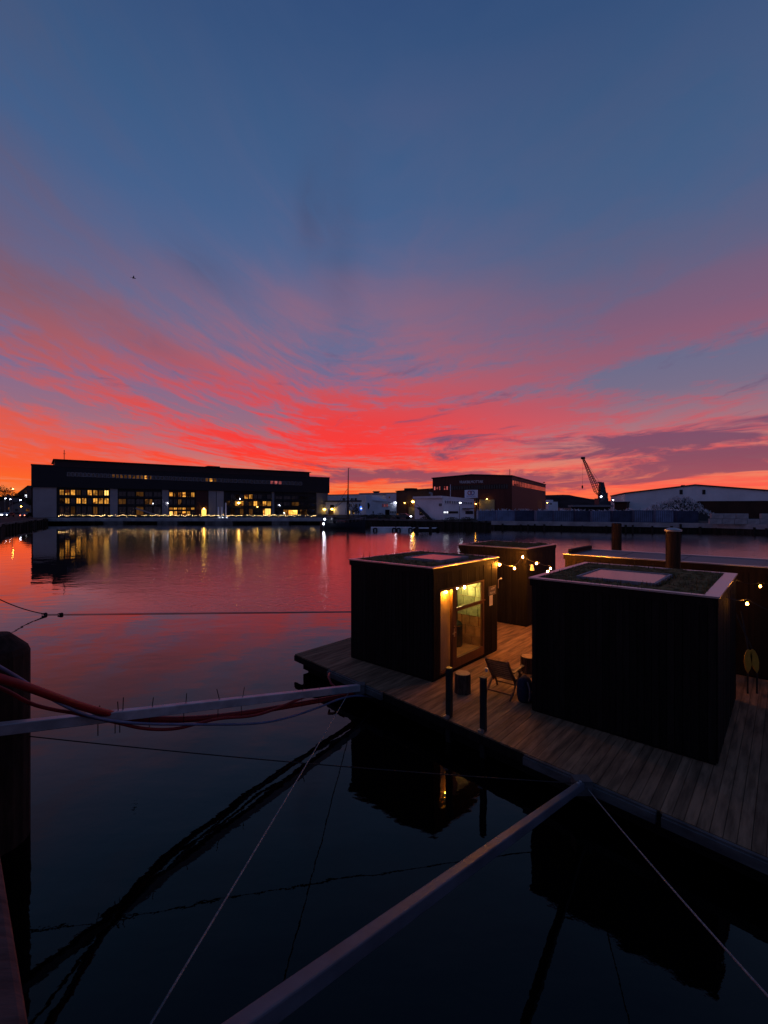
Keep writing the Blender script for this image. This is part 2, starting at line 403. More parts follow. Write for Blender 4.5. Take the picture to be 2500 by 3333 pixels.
# ------------------------------------------------------------------ water
def water_material():
    m = bpy.data.materials.new('water'); m.use_nodes = True; t = m.node_tree; t.nodes.clear()
    g = t.nodes.new('ShaderNodeNewGeometry'); sp = t.nodes.new('ShaderNodeSeparateXYZ'); t.links.new(g.outputs['Position'], sp.inputs[0])
    x, y = V(t, sp.outputs[0]), V(t, sp.outputs[1])
    # wind-ruffled water beyond the floating line; sheltered, glassy water inside it and along the quay on the left
    wob = noise(t, combine(t, x * 0.12, y * 0.05, 0.0), 1.0, 3)
    beyond = (y + x * -0.02).step(20.9, 21.3)
    side = (x + y * 0.72 + (wob - 0.5) * 9.0).step(1.0, 6.0)
    patch = noise(t, combine(t, x * 0.035, y * 0.012, 4.0), 1.0, 3).step(0.38, 0.66) * 0.6 + 0.4
    ruff = beyond * side * patch
    far = y.step(26.0, 90.0)
    n1 = noise(t, combine(t, x * 3.0, y * 3.0, 0.0), 1.0, 4, 0.62)
    n2 = noise(t, combine(t, x * 0.8, y * 1.5, 7.0), 1.0, 3, 0.5)
    n3 = noise(t, combine(t, x * 0.40, y * 0.55, 11.0), 1.0, 2, 0.5)
    hgt = (n3 * 0.014 + n2 * 0.0050 + n1 * 0.0010) * (1.0 - far * 0.72) + ruff * (1.0 - far * 0.72) * (n1 * 0.036 + n2 * 0.006)
    bp = t.nodes.new('ShaderNodeBump'); bp.inputs['Strength'].default_value = 1.0; bp.inputs['Distance'].default_value = 1.0
    t.links.new(hgt.k, bp.inputs['Height'])
    fr = t.nodes.new('ShaderNodeFresnel'); fr.inputs[0].default_value = 1.34; t.links.new(bp.outputs[0], fr.inputs['Normal'])
    gl = t.nodes.new('ShaderNodeBsdfGlossy'); gl.inputs['Color'].default_value = (1.0, .95, .90, 1); gl.inputs['Roughness'].default_value = 0.015; t.links.new(bp.outputs[0], gl.inputs['Normal'])
    df = t.nodes.new('ShaderNodeBsdfDiffuse'); df.inputs['Color'].default_value = (.0008, .0009, .001, 1)
    mx_ = t.nodes.new('ShaderNodeMixShader'); ou = t.nodes.new('ShaderNodeOutputMaterial')
    t.links.new((V(t, fr.outputs[0]) * 1.45 - 0.012).clamp().k, mx_.inputs[0])
    t.links.new(df.outputs[0], mx_.inputs[1]); t.links.new(gl.outputs[0], mx_.inputs[2]); t.links.new(mx_.outputs[0], ou.inputs[0])
    M['water'] = m
water_material()
structure(MB().add([(-900, -60, 0), (900, -60, 0), (900, 700, 0), (-900, 700, 0)], [(0, 1, 2, 3)]).build('water', 'water'))

# ------------------------------------------------------------------ the floating deck with its planks
DZ = 0.5
TH = math.radians(48.8); U = Vector((math.cos(TH), math.sin(TH))); VV = Vector((-math.sin(TH), math.cos(TH)))
A0 = G(960, 2129, DZ).xy; NE = (G(2500, 2790, DZ).xy - A0)
E0 = A0 + NE * 1.42; B0 = A0 + U * 10.8; C0 = B0 - VV * 14.5
deck_poly = [A0, E0, C0, B0]
def clip(poly, n, c):         # keep the side where p.n <= c
    out = []
    for i, p in enumerate(poly):
        q = poly[(i + 1) % len(poly)]; a, b = p.dot(n) - c, q.dot(n) - c
        if a <= 0: out.append(p)
        if a * b < 0: out.append(p + (q - p) * (a / (a - b)))
    return out
deck = thing('floating_deck', 'weathered grey plank deck floating under the dark cabins', 'deck', (A0.x, A0.y, DZ), TH)
rel = [p - A0 for p in deck_poly]
vs = [p.dot(VV) for p in rel]; v0, v1 = min(vs), max(vs)
k = 0; PW = 0.145
v = v0
while v < v1:
    pl = clip(clip(rel, VV, v + PW - 0.007), VV * -1, -v)
    if len(pl) >= 3:
        k += 1; dz = random.uniform(-.003, .003)
        MB().prism([(p.dot(U), p.dot(VV)) for p in pl], -0.03 + dz, dz).build('plank', 'deck_wood', deck)
    v += PW
cen = sum(rel, Vector((0, 0))) / 4
ins = [tuple(p + (cen - p).normalized() * 0.25) for p in rel]
loc2 = lambda p: (Vector(p).dot(U), Vector(p).dot(VV))
MB().prism([loc2(p) for p in ins], -0.42, -0.036).build('float_body', 'dark_core', deck)
ins2 = [tuple(p + (cen - p).normalized() * 0.4) for p in rel]
MB().prism([loc2(p) for p in ins2], -1.0, -0.424).build('hull', 'tyre', deck)
def edge(t): p = rel[0] + (rel[1] - rel[0]) * t; return Vector((p.x, p.y, 0))
en = Vector((-(rel[1] - rel[0]).y, (rel[1] - rel[0]).x)).normalized() * -1; en = en if en.dot(-cen) > 0 else -en
en = Vector((en.x, en.y, 0))
def edge_at(px):
    k_ = (px - CX) / F; d = (rel[1] - rel[0]); o = A0; return (k_ * o.y - o.x) / (d.x - k_ * d.y)
l3 = lambda p: Vector((*loc2(p.xy), p.z))
o = MB().bar(l3(edge(0) - Vector((0, 0, .11))), l3(edge(1) - Vector((0, 0, .11))), 0.05, 0.15).build('edge_board', 'charred_wood', deck)
for a, b in ((1075, 1250), (1712, 2140), (2160, 2600)):
    p, q = edge(edge_at(a)) + en * .07, edge(edge_at(b)) + en * .07
    MB().bar(l3(p - Vector((0, 0, .09))), l3(q - Vector((0, 0, .09))), 0.08, 0.13).bar(l3(p - Vector((0, 0, .012)) - en * .02), l3(q - Vector((0, 0, .012)) - en * .02), 0.05, 0.03).build('fender_timber', 'grey_timber', deck)

# ------------------------------------------------------------------ cabins
def sedum(root, x0, x1, y0, y1, z, seed, n=1900, hole=None):
    inh = lambda x, y, e=.0: hole and hole[0] - e < x < hole[1] + e and hole[2] - e < y < hole[3] + e
    r = random.Random(seed); mb = MB(); nx, ny = 18, 18
    vs = []
    for i in range(nx + 1):
        for j in range(ny + 1):
            ed = i in (0, nx) or j in (0, ny)
            xx, yy = x0 + (x1 - x0) * i / nx, y0 + (y1 - y0) * j / ny; vs.append((xx, yy, z - .02 if inh(xx, yy, .12) else z + (0 if ed else r.uniform(.0, .07))))
    mb.add(vs, [(i * (ny + 1) + j, (i + 1) * (ny + 1) + j, (i + 1) * (ny + 1) + j + 1, i * (ny + 1) + j + 1) for i in range(nx) for j in range(ny)])
    mb.build('roof_turf', 'sedum', root, smooth=True)
    mb = MB()
    for i in range(n):
        x, y = r.uniform(x0 + .02, x1 - .02), r.uniform(y0 + .02, y1 - .02)
        if inh(x, y, .04): continue
        a = r.uniform(0, 6.28); h = r.uniform(.02, .075) * (3.4 if r.random() < .014 else 1)
        w = .012; lx, ly = r.uniform(-.03, .03), r.uniform(-.03, .03)
        mb.add([(x - w * math.cos(a), y - w * math.sin(a), z), (x + w * math.cos(a), y + w * math.sin(a), z), (x + lx, y + ly, z + .03 + h)], [(0, 1, 2)])
    o = mb.build('roof_grass', 'sedum_blade', root); o['kind'] = 'stuff'
def boards(root, face, L, z0, z1, matn, holes=(), w=0.118, gap=0.008, t=0.024, Lo=None, cache={}):
    """upright cladding boards on one wall: face 'x0' (looks -x), 'y0' (looks -y), 'x1', 'y1'"""
    s = 0.0; r = random.Random(hash((face, round(L, 2))) & 0xffff)
    while s < L - 0.02:
        e = min(s + w, L); spans = [(z0, z1)]
        for (h0, h1, hz0, hz1) in holes:
            if e > h0 + .01 and s < h1 - .01:
                nsp = []
                for a, b in spans:
                    if hz1 <= a or hz0 >= b: nsp.append((a, b)); continue
                    if hz0 > a + .03: nsp.append((a, hz0))
                    if hz1 < b - .03: nsp.append((hz1, b))
                spans = nsp
        tt = t + r.uniform(-.004, .004)
        for a, b in spans:
            mb = MB()
            if face == 'x0': mb.box(-tt, 0, s, e - gap, a, b)
            if face == 'x1': mb.box(Lo, Lo + tt, s, e - gap, a, b)
            if face == 'y0': mb.box(s, e - gap, -tt, 0, a, b)
            if face == 'y1': mb.box(s, e - gap, Lo, Lo + tt, a, b)
            mb.build('board', matn, root)
        s += w
def cabin(name, label, near, Lu, Lv, h, sky=None, side_trim=.07, turf=True, solid=True, wall='charred_wood', holes_y0=(), trim='flashing', seed=1, fascia=True):
    root = thing(name, label, 'cabin', (near.x, near.y, DZ + .004), TH)
    if solid: MB().box(.004, Lu - .004, .004, Lv - .004, 0, h - .12).build('wall_core', 'dark_core', root)
    boards(root, 'x0', Lv, .04, h - .16, wall); boards(root, 'y0', Lu, .04, h - .16, wall, holes_y0)
    # eaves board and metal flashing run round the roof
    e = .035
    for nm, bx in (('eaves_board', (-e, Lu + e, -e, .01, h - .16, h - .02)), ('eaves_board', (-e, Lu + e, Lv - .01, Lv + e, h - .16, h - .02)),
                   ('eaves_board', (-e, .01, .012, Lv - .012, h - .16, h - .02)), ('eaves_board', (Lu - .01, Lu + e, .012, Lv - .012, h - .16, h - .02))):
        MB().box(*bx).build(nm, wall, root)
    f = .055; s = side_trim
    for bx in ((-f, Lu + f, -f, s, h - .018, h + .012), (-f, Lu + f, Lv - .07, Lv + f, h - .018, h + .012), (-f, .07, s + .002, Lv - .072, h - .018, h + .012), (Lu - .07, Lu + f, s + .002, Lv - .072, h - .018, h + .012)):
        MB().box(*bx).build('roof_flashing', trim, root)
    MB().box(.05, Lu - .05, .05, Lv - .05, h - .12, h - .03).build('roof_slab', 'dark_core', root)
    if turf: sedum(root, .06, Lu - .06, s - .02, Lv - .06, h - .022, seed, hole=sky)
    if sky:
        x0, x1, y0, y1, z = sky
        fr = MB()
        for bx in ((x0 - .05, x1 + .05, y0 - .05, y0), (x0 - .05, x1 + .05, y1, y1 + .05), (x0 - .05, x0, y0, y1), (x1, x1 + .05, y0, y1)):
            fr.box(*bx, h - .03, z + .015)
        sk = fr.build('skylight', 'frame_grey', root)
        MB().box(x0, x1, y0, y1, z - .02, z).build('glass', 'skylight_glass', sk)
    return root
near1, near2, near3 = Vector((1.197, 11.296)), Vector((5.515, 7.65)), Vector((5.10, 16.50))
f1 = Facade(1, 1, 2, 1); f1.a = near1; f1.u = U; f1.z0 = DZ + .004
ds0, dz1 = f1.xz(1431, 1910); _, db = f1.xz(1431, 2189); ds1, _ = f1.xz(1571, 1900); _, wz1 = f1.xz(1571, 1878)
opening = (ds0 - .03, ds1 + .03, .10, 2.22)
c1 = cabin('sauna_cabin', 'dark board cabin with lit door and window beside the open water', near1, 3.30, 2.84, 2.8, (1.0, 2.3, .45, 1.62, 2.86), solid=False, holes_y0=(opening,), seed=3)
c2 = cabin('square_cabin', 'large dark cabin nearest the camera with pink reflecting skylight', near2, 3.50, 3.17, 2.8, (.72, 2.28, 1.05, 2.45, 2.815), side_trim=.17, seed=5)
c3 = cabin('turf_roof_cabin', 'small dark cabin behind the string of bulbs between the other cabins', near3, 2.70, 2.77, 2.8, None, seed=8)
FL = Vector((5.77, 14.70)); near4 = FL - VV * 8.5
c4 = cabin('flat_roof_cabin', 'long low brown cabin with bare flat roof behind the mooring pile', near4, 2.2, 8.5, 2.8, None, turf=False, wall='brown_wall', seed=9)
MB().box(.08, 2.12, .08, 8.42, 2.772, 2.785).build('roof_sheet', 'roof_felt', c4)
MB().box(.3, 2.25, 8.36, 8.5, 2.813, 2.93).build('roof_upstand', 'charred_wood', c4)
for yy in (1.8, 3.6, 5.4, 7.0): MB().box(.1, 2.1, yy, yy + .04, 2.786, 2.80).build('roof_seam', 'roof_felt', c4)
# inside of the sauna cabin
o0, o1, oz0, oz1 = opening
w = MB(); w.box(.004, .06, .004, 2.836, 0, 2.68).box(3.24, 3.296, .004, 2.836, 0, 2.68).box(.06, 3.24, 2.78, 2.836, 0, 2.68)
w.box(.06, o0, .004, .06, 0, 2.68).box(o1, 3.24, .004, .06, 0, 2.68).box(o0, o1, .004, .06, oz1, 2.68).box(o0, o1, .004, .06, 0, oz0)
w.build('wall_core', 'dark_core', c1)
MB().box(.062, 3.238, .062, 2.778, 0, .05).build('floor', 'bench_wood', c1)
MB().box(.062, 3.238, .062, 2.778, 2.60, 2.678).build('ceiling', 'pine_wall', c1)
MB().box(.062, .08, .062, 2.778, .052, 2.598).build('lining', 'pine_wall', c1)
MB().box(3.22, 3.238, .062, 2.778, .052, 2.598).build('lining', 'pine_wall', c1)
r = random.Random(4)
zr = .052
for row in range(8):                                    # staggered panels on the wall seen through the window
    y = .07 - r.uniform(0, .2); hh_ = .30
    while y < 2.7:
        ww = r.uniform(.22, .40); a, b = max(y, .07), min(y + ww - .025, 2.77)
        if b - a > .05: MB().box(3.17 + r.uniform(-.012, .012), 3.218, a, b, zr, zr + hh_ - .022).build('wall_panel', 'pale_panel' if row > 2 else 'bench_wood', c1)
        y += ww
    zr += hh_
MB().box(.09, 3.15, 2.74, 2.778, .052, 2.598).build('lining', 'pine_wall', c1)
for yb, zb in ((1.75, .48), (2.25, .92)):
    bn = MB()
    for i in range(4): bn.box(.1, 3.14, yb + i * .13, yb + i * .13 + .11, zb - .03, zb)
    bn.box(.1, 3.14, yb + .02, yb + .05, .052, zb - .032).build('bench', 'bench_wood', c1)
MB().lathe([(.20, .06), (.22, .10), (.22, .72), (.16, .80), (.07, .84), (.07, 2.59)], 14, (2.75, 1.1, 0)).build('stove', 'soot', c1)
dsm, _ = f1.xz(1474, 1900)
# beige screen standing behind the narrow side pane
MB().box(.09, dsm + .16, .15, .17, .052, 2.45).build('screen', 'pine_wall', c1)
def win(px, py): return f1.xz(px, py)
# door side: narrow tall pane, then the window in its frame
fr = MB(); yf0, yf1 = -.035, .05
def rail(x0, x1, z0, z1, mb=None): (mb or fr).box(x0, x1, yf0, yf1, z0, z1)
dsp0 = win(1472, 1900)[0]; dsp1 = win(1483, 1900)[0]
top = oz1
door = MB(); rail(o0, o0 + .03, oz0, top, door); rail(o0 + .03, dsp0 - .002, top - .05, top, door); rail(o0 + .03, dsp0 - .002, oz0, oz0 + .05, door); rail(dsp0 - .03, dsp0, oz0 + .05, top - .05, door)
dobj = door.build('door', 'window_wood', c1, bevel=.004)
MB().box(o0 + .03, dsp0 - .03, -.006, .006, oz0 + .05, top - .05).build('glass', 'clear_glass', dobj)
hz = win(1476, 2056)[1]
MB().box(dsp0 + .02, dsp0 + .06, -.05, -.036, hz - .12, hz + .16).bar((dsp0 + .04, -.07, hz), (dsp0 - .10, -.085, hz - .02), .022).bar((dsp0 + .04, -.035, hz), (dsp0 + .04, -.085, hz), .022).build('handle', 'brass', dobj)
fw = MB(); zs = .10 + (win(1484, 1982)[1] - .10)
rail(dsp0 + .002, dsp1, oz0, top, fw); rail(o1 - .07, o1, oz0, top, fw)
rail(dsp1 + .001, o1 - .071, top - .045, top, fw); rail(dsp1 + .001, o1 - .071, zs - .06, zs + .015, fw); rail(dsp1 + .001, o1 - .071, oz0, oz0 + .24, fw)
wobj = fw.build('window', 'window_wood', c1, bevel=.004)
MB().box(dsp1, o1 - .07, -.006, .006, zs + .015, top - .045).build('pane', 'clear_glass', wobj)
MB().box(dsp1, o1 - .07, -.006, .006, oz0 + .24, zs - .06).build('pane', 'clear_glass', wobj)
MB().box(dsp1 - .02, o1, -.075, -.036, zs + .016, zs + .045).build('sill', 'window_wood', wobj)
# bulbs on a cord inside the cabin, and its ceiling lamp
strg = thing('indoor_light_string', 'three glowing bulbs on a cord seen through the cabin window', 'light string', (near1.x, near1.y, DZ), TH)
ib = []
for px, py, dep in ((1487, 1913, .75), (1512, 1912, .85), (1539, 1899, .9)):
    s, z = f1.xz(px, py, -dep); ib.append(Vector((s, dep, z)))
cp = [Vector((ib[0].x - .5, .75, ib[0].z + .15))]
for b in ib: cp.append(b + Vector((0, 0, .06)))
cp.append(Vector((ib[2].x + .6, .9, ib[2].z + .0)))
MB().tube(cp, .006, 5).build('cord', 'rope', strg)
for b in ib:
    q = MB().lathe([(.008, .05), (.022, .035), (.028, .01), (.024, -.015), (.008, -.03)], 10, b).build('bulb', 'bulb_inside', strg, smooth=True)
lampc = thing('ceiling_lamp', 'small golden lamp shining behind the narrow pane beside the cabin window', 'lamp', (near1.x, near1.y, DZ), TH)
ls, lz = f1.xz(1452, 1926, -.09)
MB().lathe([(.02, .10), (.03, .09), (.035, .03), (.034, .02)], 12, (ls, .09, lz)).build('lamp_shade', 'brass', lampc)
MB().lathe([(.015, .03), (.026, .0), (.02, -.02), (.006, -.03)], 12, (ls, .09, lz)).build('lamp_bulb', 'bulb_gold', lampc, smooth=True)
# wall things on the cabin
sg = thing('cabin_sign', 'small dark name board on the wall right of the cabin window', 'sign', (near1.x, near1.y, DZ), TH)
s0, z1 = f1.xz(1586, 1912); s1, z0 = f1.xz(1610, 1932)
MB().box(s0, s1, -.045, -.027, z0, z1 + .02).build('plate', 'sign_plate', sg)
letters('HAVET', .075, 'sign_ink', sg, ((s0 + s1) / 2 + .03, -.047, z1 - .06), (math.pi / 2, 0, 0), .002)
letters('BADSTUE', .075, 'sign_ink', sg, ((s0 + s1) / 2, -.047, z0 + .07), (math.pi / 2, 0, 0), .002)
s0, z1 = f1.xz(1590, 1935); s1, z0 = f1.xz(1600, 1968)
tag(MB().box(s0, s1, -.036, -.028, z0, z1).build('notice', 'paper'), 'narrow pale notice sheet hanging under the cabin name board', 'notice')
nobj = bpy.data.objects['notice']; nobj.location = (near1.x, near1.y, DZ); nobj.rotation_euler = (0, 0, TH)
hk = thing('corner_bracket', 'small pale metal bracket at the back corner of the lit cabin', 'bracket', (near1.x, near1.y, DZ), TH)
s0, z0 = f1.xz(1618, 1914)
MB().bar((3.34, -.03, z0), (3.34, -.03, z0 + .25), .02).bar((3.34, -.03, z0 + .25), (3.46, -.06, z0 + .28), .02).lathe([(.03, 0), (.035, .03), (.01, .05)], 8, (3.46, -.06, z0 + .26)).build('arm', 'flashing', hk)
# sconce on the back cabin
sc_ = thing('wall_sconce', 'small pale cone-shaped lamp shade on the back cabin wall', 'lamp', (near3.x, near3.y, DZ), TH)
MB().lathe([(.09, 2.02), (.05, 2.20), (.03, 2.23)], 12, (.20, -.12, 0)).bar((.20, -.02, 2.2), (.20, -.12, 2.2), .02).build('shade', 'paper', sc_)
# ------------------------------------------------------------------ outdoor bulbs
def bulb_string(name, label, pts, ends, bm='bulb'):
    root = thing(name, label, 'light string', tuple(pts[0]))
    o = Vector(pts[0]); chain = [Vector(ends[0])] + [Vector(p) + Vector((0, 0, .09)) for p in pts] + [Vector(ends[1])]
    cord = []
    for i in range(len(chain) - 1):
        a, b = chain[i], chain[i + 1]
        for j in range(6):
            t = j / 6; q = a.lerp(b, t); q.z -= .06 * 4 * t * (1 - t); cord.append(q - o)
    cord.append(chain[-1] - o)
    MB().tube(cord, .008, 5).build('cord', 'plastic_black', root)
    for p in pts:
        q = Vector(p) - o
        cap = MB().lathe([(.012, .03), (.016, .07), (.010, .09)], 8, q).build('socket', 'plastic_black', root)
        MB().lathe([(.008, .03), (.019, .016), (.025, -.002), (.020, -.020), (.007, -.029)], 12, q).build('bulb', bm, root, smooth=True)
bulb_string('string_lights', 'warm bulbs strung between the lit cabin and the small back cabin',
            [P(1626, 1838, 13.75), P(1675, 1850, 14.6), P(1702, 1813, 16.1)], (P(1612, 1822, 13.6), P(1708, 1800, 16.4)))
bulb_string('string_lights', 'warm bulbs strung from the back cabin towards the large cabin roof',
            [P(1746, 1834, 15.6), P(1792, 1850, 14.2), P(1782, 1861, 12.6)], (P(1712, 1815, 16.3), P(1830, 1872, 11.9)))
bulb_string('string_lights', 'pair of warm bulbs right of the large cabin in front of the brown cabin',
            [P(2390, 1897, 11.2), P(2475, 1908, 10.9)], (P(2340, 1885, 10.9), P(2590, 1890, 10.6)), 'bulb_small')
bulb_string('string_lights', 'single low warm bulb on a sloping cord right of the large cabin',
            [P(2432, 1965, 8.9)], (P(2352, 1935, 8.7), P(2580, 2005, 8.9)), 'bulb_small')

# ------------------------------------------------------------------ things on the deck
def post(px0, px1, ptop, pbot, label):
    d = (H - DZ) * F / (pbot - HY); w = (px1 - px0) / F * d; c = P((px0 + px1) / 2, pbot, d); zt = H - (ptop - HY) / F * d
    root = thing('mooring_post', label, 'post', (c.x, c.y + w / 2, 0), TH, 'black posts at the deck edge')
    MB().box(-w / 2 * .76, w / 2 * .76, -w / 2 * .76, w / 2 * .76, -.6, zt).build('shaft', 'black_steel', root, bevel=.012)
    MB().box(-w * .42, w * .42, -w * .42, w * .42, zt + .002, zt + .022).build('cap', 'black_steel', root, bevel=.006)
    br = MB(); br.box(-w * .9, -w * .40, -.05, .05, DZ + .005, DZ + .05); br.build('bracket', 'flashing', root)
post(1452, 1476, 2181, 2338, 'taller black post at the deck edge before the lit door')
post(1564, 1588, 2212, 2384, 'black post at the deck edge before the folding chair')
def stump(px, pbot, rad, h, label):
    c = G(px, pbot, DZ); r = random.Random(int(px)); n = 22
    root = thing('log_stool', label, 'stool', (c.x, c.y + rad, DZ + .006), 0, 'log stools on the deck')
    prof = [rad * (1 + r.uniform(-.05, .05)) for _ in range(n)]
    vs = []; zs = [0, h * .3, h * .7, h]
    for i, z in enumerate(zs):
        for k in range(n): a = 2 * math.pi * k / n; q = prof[k] * (1.04 if i == 0 else 1) * (1 + r.uniform(-.015, .015)); vs.append((q * math.cos(a), q * math.sin(a), z))
    fs = [(i * n + k, i * n + (k + 1) % n, (i + 1) * n + (k + 1) % n, (i + 1) * n + k) for i in range(3) for k in range(n)] + [tuple(range(n))[::-1], tuple(range(3 * n, 4 * n))]
    MB().add(vs, fs).build('bark', 'bark', root)
    MB().lathe([(rad * .93, h + .002), (rad * .90, h + .008)], n).build('cut_face', 'cut_wood', root)
stump(1511, 2264, .185, .44, 'dark log stool standing between the two black posts')
stump(1729, 2196, .20, .40, 'log stool half hidden behind the corner of the large cabin')
# folding chair, its back to the camera
ch = thing('folding_chair', 'wooden slatted folding chair facing away on the lit deck', 'chair', (2.78, 10.66, DZ + .004), math.radians(-38))
def slat_set(n, a, b, c, d, name, t=.016, fill=.62):
    a, b, c, d = map(Vector, (a, b, c, d))
    for i in range(n):
        t0 = (i + .5) / n; p, q = a.lerp(c, t0), b.lerp(d, t0); w = (c - a).length / n * fill
        MB().bar(p, q, w, t, up=(c - a).cross(b - a)).build(name, 'chair_wood', ch)
HW = .26       # local +y is the way the chair faces
for s in (-1, 1):
    x = s * HW
    MB().bar((x, -.42, .86), (x, .02, .26), .028, .055).build('back_rail', 'chair_wood', ch)
    MB().bar((x, -.06, .33), (x, .44, .40), .028, .05).build('seat_rail', 'chair_wood', ch)
    MB().bar((x + s * .035, -.36, .0), (x + s * .035, .30, .55), .026, .045).build('leg', 'chair_wood', ch)
    MB().bar((x + s * .065, .36, .0), (x + s * .065, .06, .57), .026, .045).build('leg', 'chair_wood', ch)
    MB().bar((x + s * .05, -.22, .585), (x + s * .05, .36, .60), .065, .022).build('armrest', 'chair_wood', ch)
slat_set(9, (-HW + .016, -.42, .86), (HW - .016, -.42, .86), (-HW + .016, -.03, .33), (HW - .016, -.03, .33), 'back_slat')
slat_set(8, (-HW + .016, .0, .365), (HW - .016, .0, .365), (-HW + .016, .44, .43), (HW - .016, .44, .43), 'seat_slat')
MB().bar((-HW - .02, -.25, .09), (HW + .02, -.25, .09), .03).build('stretcher', 'chair_wood', ch)
MB().bar((-HW - .05, .30, .12), (HW + .05, .30, .12), .03).build('stretcher', 'chair_wood', ch)
pc = P(1584, 2180, 10.95)
tag(MB().lathe([(.030, 0), (.040, .09)], 12, pc - Vector((0, 0, .05))).build('paper_cup', 'paper'), 'small white cup on the armrest of the folding chair', 'cup')
# bag by the cabin corner
bgp = G(1712, 2288, DZ)
bag = thing('backpack', 'dark blue backpack leaning on the corner of the large cabin', 'bag', (bgp.x + .04, bgp.y + .12, DZ + .004), math.radians(40))
bm_ = MB(); n = 14
prof = [(.17, .0), (.21, .05), (.22, .2), (.20, .36), (.15, .47), (.06, .53)]
vs = []
for rr, z in prof:
    for k in range(n): a = 2 * math.pi * k / n; vs.append((rr * math.copysign(abs(math.cos(a)) ** .7, math.cos(a)), rr * .62 * math.copysign(abs(math.sin(a)) ** .7, math.sin(a)) + z * .10, z))
fs = [(i * n + k, i * n + (k + 1) % n, (i + 1) * n + (k + 1) % n, (i + 1) * n + k) for i in range(5) for k in range(n)] + [tuple(range(n))[::-1], tuple(range(5 * n, 6 * n))]
bm_.add(vs, fs).build('sack', 'navy_fabric', bag, smooth=True)
MB().tube([(.10, -.10, .46), (.14, -.17, .34), (.13, -.17, .15), (.10, -.12, .04)], .018, 6).build('strap', 'grey_strap', bag)
MB().tube([(-.10, -.10, .46), (-.13, -.17, .34), (-.12, -.17, .15), (-.09, -.12, .04)], .018, 6).build('strap', 'grey_strap', bag)
MB().box(-.12, .12, -.20, -.12, .06, .24).build('pocket', 'navy_fabric', bag, bevel=.03)
# paddles leaning on the brown cabin, right edge
for px, lab, tilt in ((2434, 'yellow paddle blade at the right edge, left one of the pair', .02), (2464, 'yellow paddle blade at the right edge, right one of the pair', -.16)):
    c = P(px, 2190, 10.6); zb = c.z
    pd = thing('paddle', lab, 'paddle', (c.x, c.y, DZ + .01), 0, 'yellow paddles')
    pts = [(0, 0), (.06, .10), (.095, .26), (.09, .40), (.05, .52), (0, .56)]
    ol = pts + [(-x, z) for x, z in pts[-2:0:-1]]
    MB().prism_y([(x + tilt * z * 1.2, z + zb - DZ - .02) for x, z in ol], -.012, .012).build('blade', 'yellow_paint', pd, bevel=.006)
    MB().tube([(tilt * .6, 0, zb - DZ + .5), (tilt * 2.0, .25, zb - DZ + 1.35)], .016, 8).build('shaft', 'black_steel', pd)
    MB().tube([(0, 0, 0), (0, 0, zb - DZ - .02)], .02, 6).build('foot', 'black_steel', pd)
# ------------------------------------------------------------------ piles
def pile(name, label, x, y, zt, r, matn='pile_wood', cap=None, flare=1.0, prof=None):
    root = thing(name, label, 'pile', (x, y, 0))
    pr = prof or [(r * flare, -1.5), (r * flare, DZ), (r * (1 + (flare - 1) * .6), 1.2), (r, 2.2), (r, zt - .05), (r * .9, zt)]
    MB().lathe(pr, 18).build('trunk', matn, root, smooth=False)
    if cap: MB().lathe([(r * 1.18, zt + .004), (r * 1.2, zt + .05), (r * .5, zt + .10)], 18).build('cap', cap, root)
q = P(2191, 1730, 12.3); pile('mooring_pile', 'thick dark pile with pale cap rising behind the large cabin roof', q.x, q.y, q.z, .175, cap='pile_cap')
q = P(2007, 1703, 19.0); pile('mooring_pile', 'dark pile flaring at its foot behind the flat-roofed cabin', q.x, q.y, q.z, .19, flare=1.5)
q = P(75, 2066, 6.6); R0 = .42
pile('quay_pile', 'big dark round-topped pile at the left edge under the red hose', q.x - R0, q.y, q.z, R0, prof=[(R0, -1.5), (R0, q.z - .28), (R0 * .93, q.z - .20), (R0 * .45, q.z), (R0 * .1, q.z + .02)])
# ------------------------------------------------------------------ poles, hoses and ropes
def on_edge(px, z): p = A0 + NE * 1.42 * edge_at(px); return Vector((p.x, p.y, z))
pa = on_edge(1190, .47) + en * .16; pb = P(60, 2366, 6.32); pdir = (pb - pa)
pole1 = thing('spacer_pole', 'long pale square pole from the deck corner to the left pile with hoses', 'pole', tuple(pa), 0, 'pale spacer poles')
L1 = pa + pdir * 1.16
MB().bar((0, 0, 0), L1 - pa, .135, .15).build('beam', 'pale_pole', pole1, bevel=.012)
MB().box(-.14, .10, -.10, .12, -.13, .09).build('end_fitting', 'grey_timber', pole1)
ties = []
def pole_pt(px):     # point on the pole axis in a photo column
    k = (px - CX) / F; t = (k * pa.y - pa.x) / (pdir.x - k * pdir.y); return pa + pdir * t
for i, px in enumerate((330, 385, 400, 495, 605, 715, 790, 985, 1040)):
    p = pole_pt(px) - pa; lean = random.uniform(-.06, .06); hgt = random.uniform(.12, .22) if px < 1000 else .1
    mb = MB().bar(p + Vector((0, 0, .06)), p + Vector((lean, .0, hgt + .06)), .010)
    mb.bar(p + Vector((0.0, -.085, .08)), p + Vector((0, -.085, -.24)), .010)
    mb.build('cable_tie', 'plastic_black', pole1)
def along(pts, off):
    out = []
    for px, py, dd in pts:
        d = pole_pt(px).y if px > -60 else pole_pt(-60).y
        out.append(P(px, py, d + dd))
    # smooth
    for _ in range(2):
        q = [out[0]]
        for a, b in zip(out, out[1:]): q += [a.lerp(b, .25), a.lerp(b, .75)]
        q.append(out[-1]); out = q
    return out
def line_thing(name, label, cat, pts, r, matn, n=8):
    o = Vector(pts[0]); ob = MB().tube([Vector(p) - o for p in pts], r, n).build(name, matn, None, smooth=True); ob.location = o
    return tag(ob, label, cat)
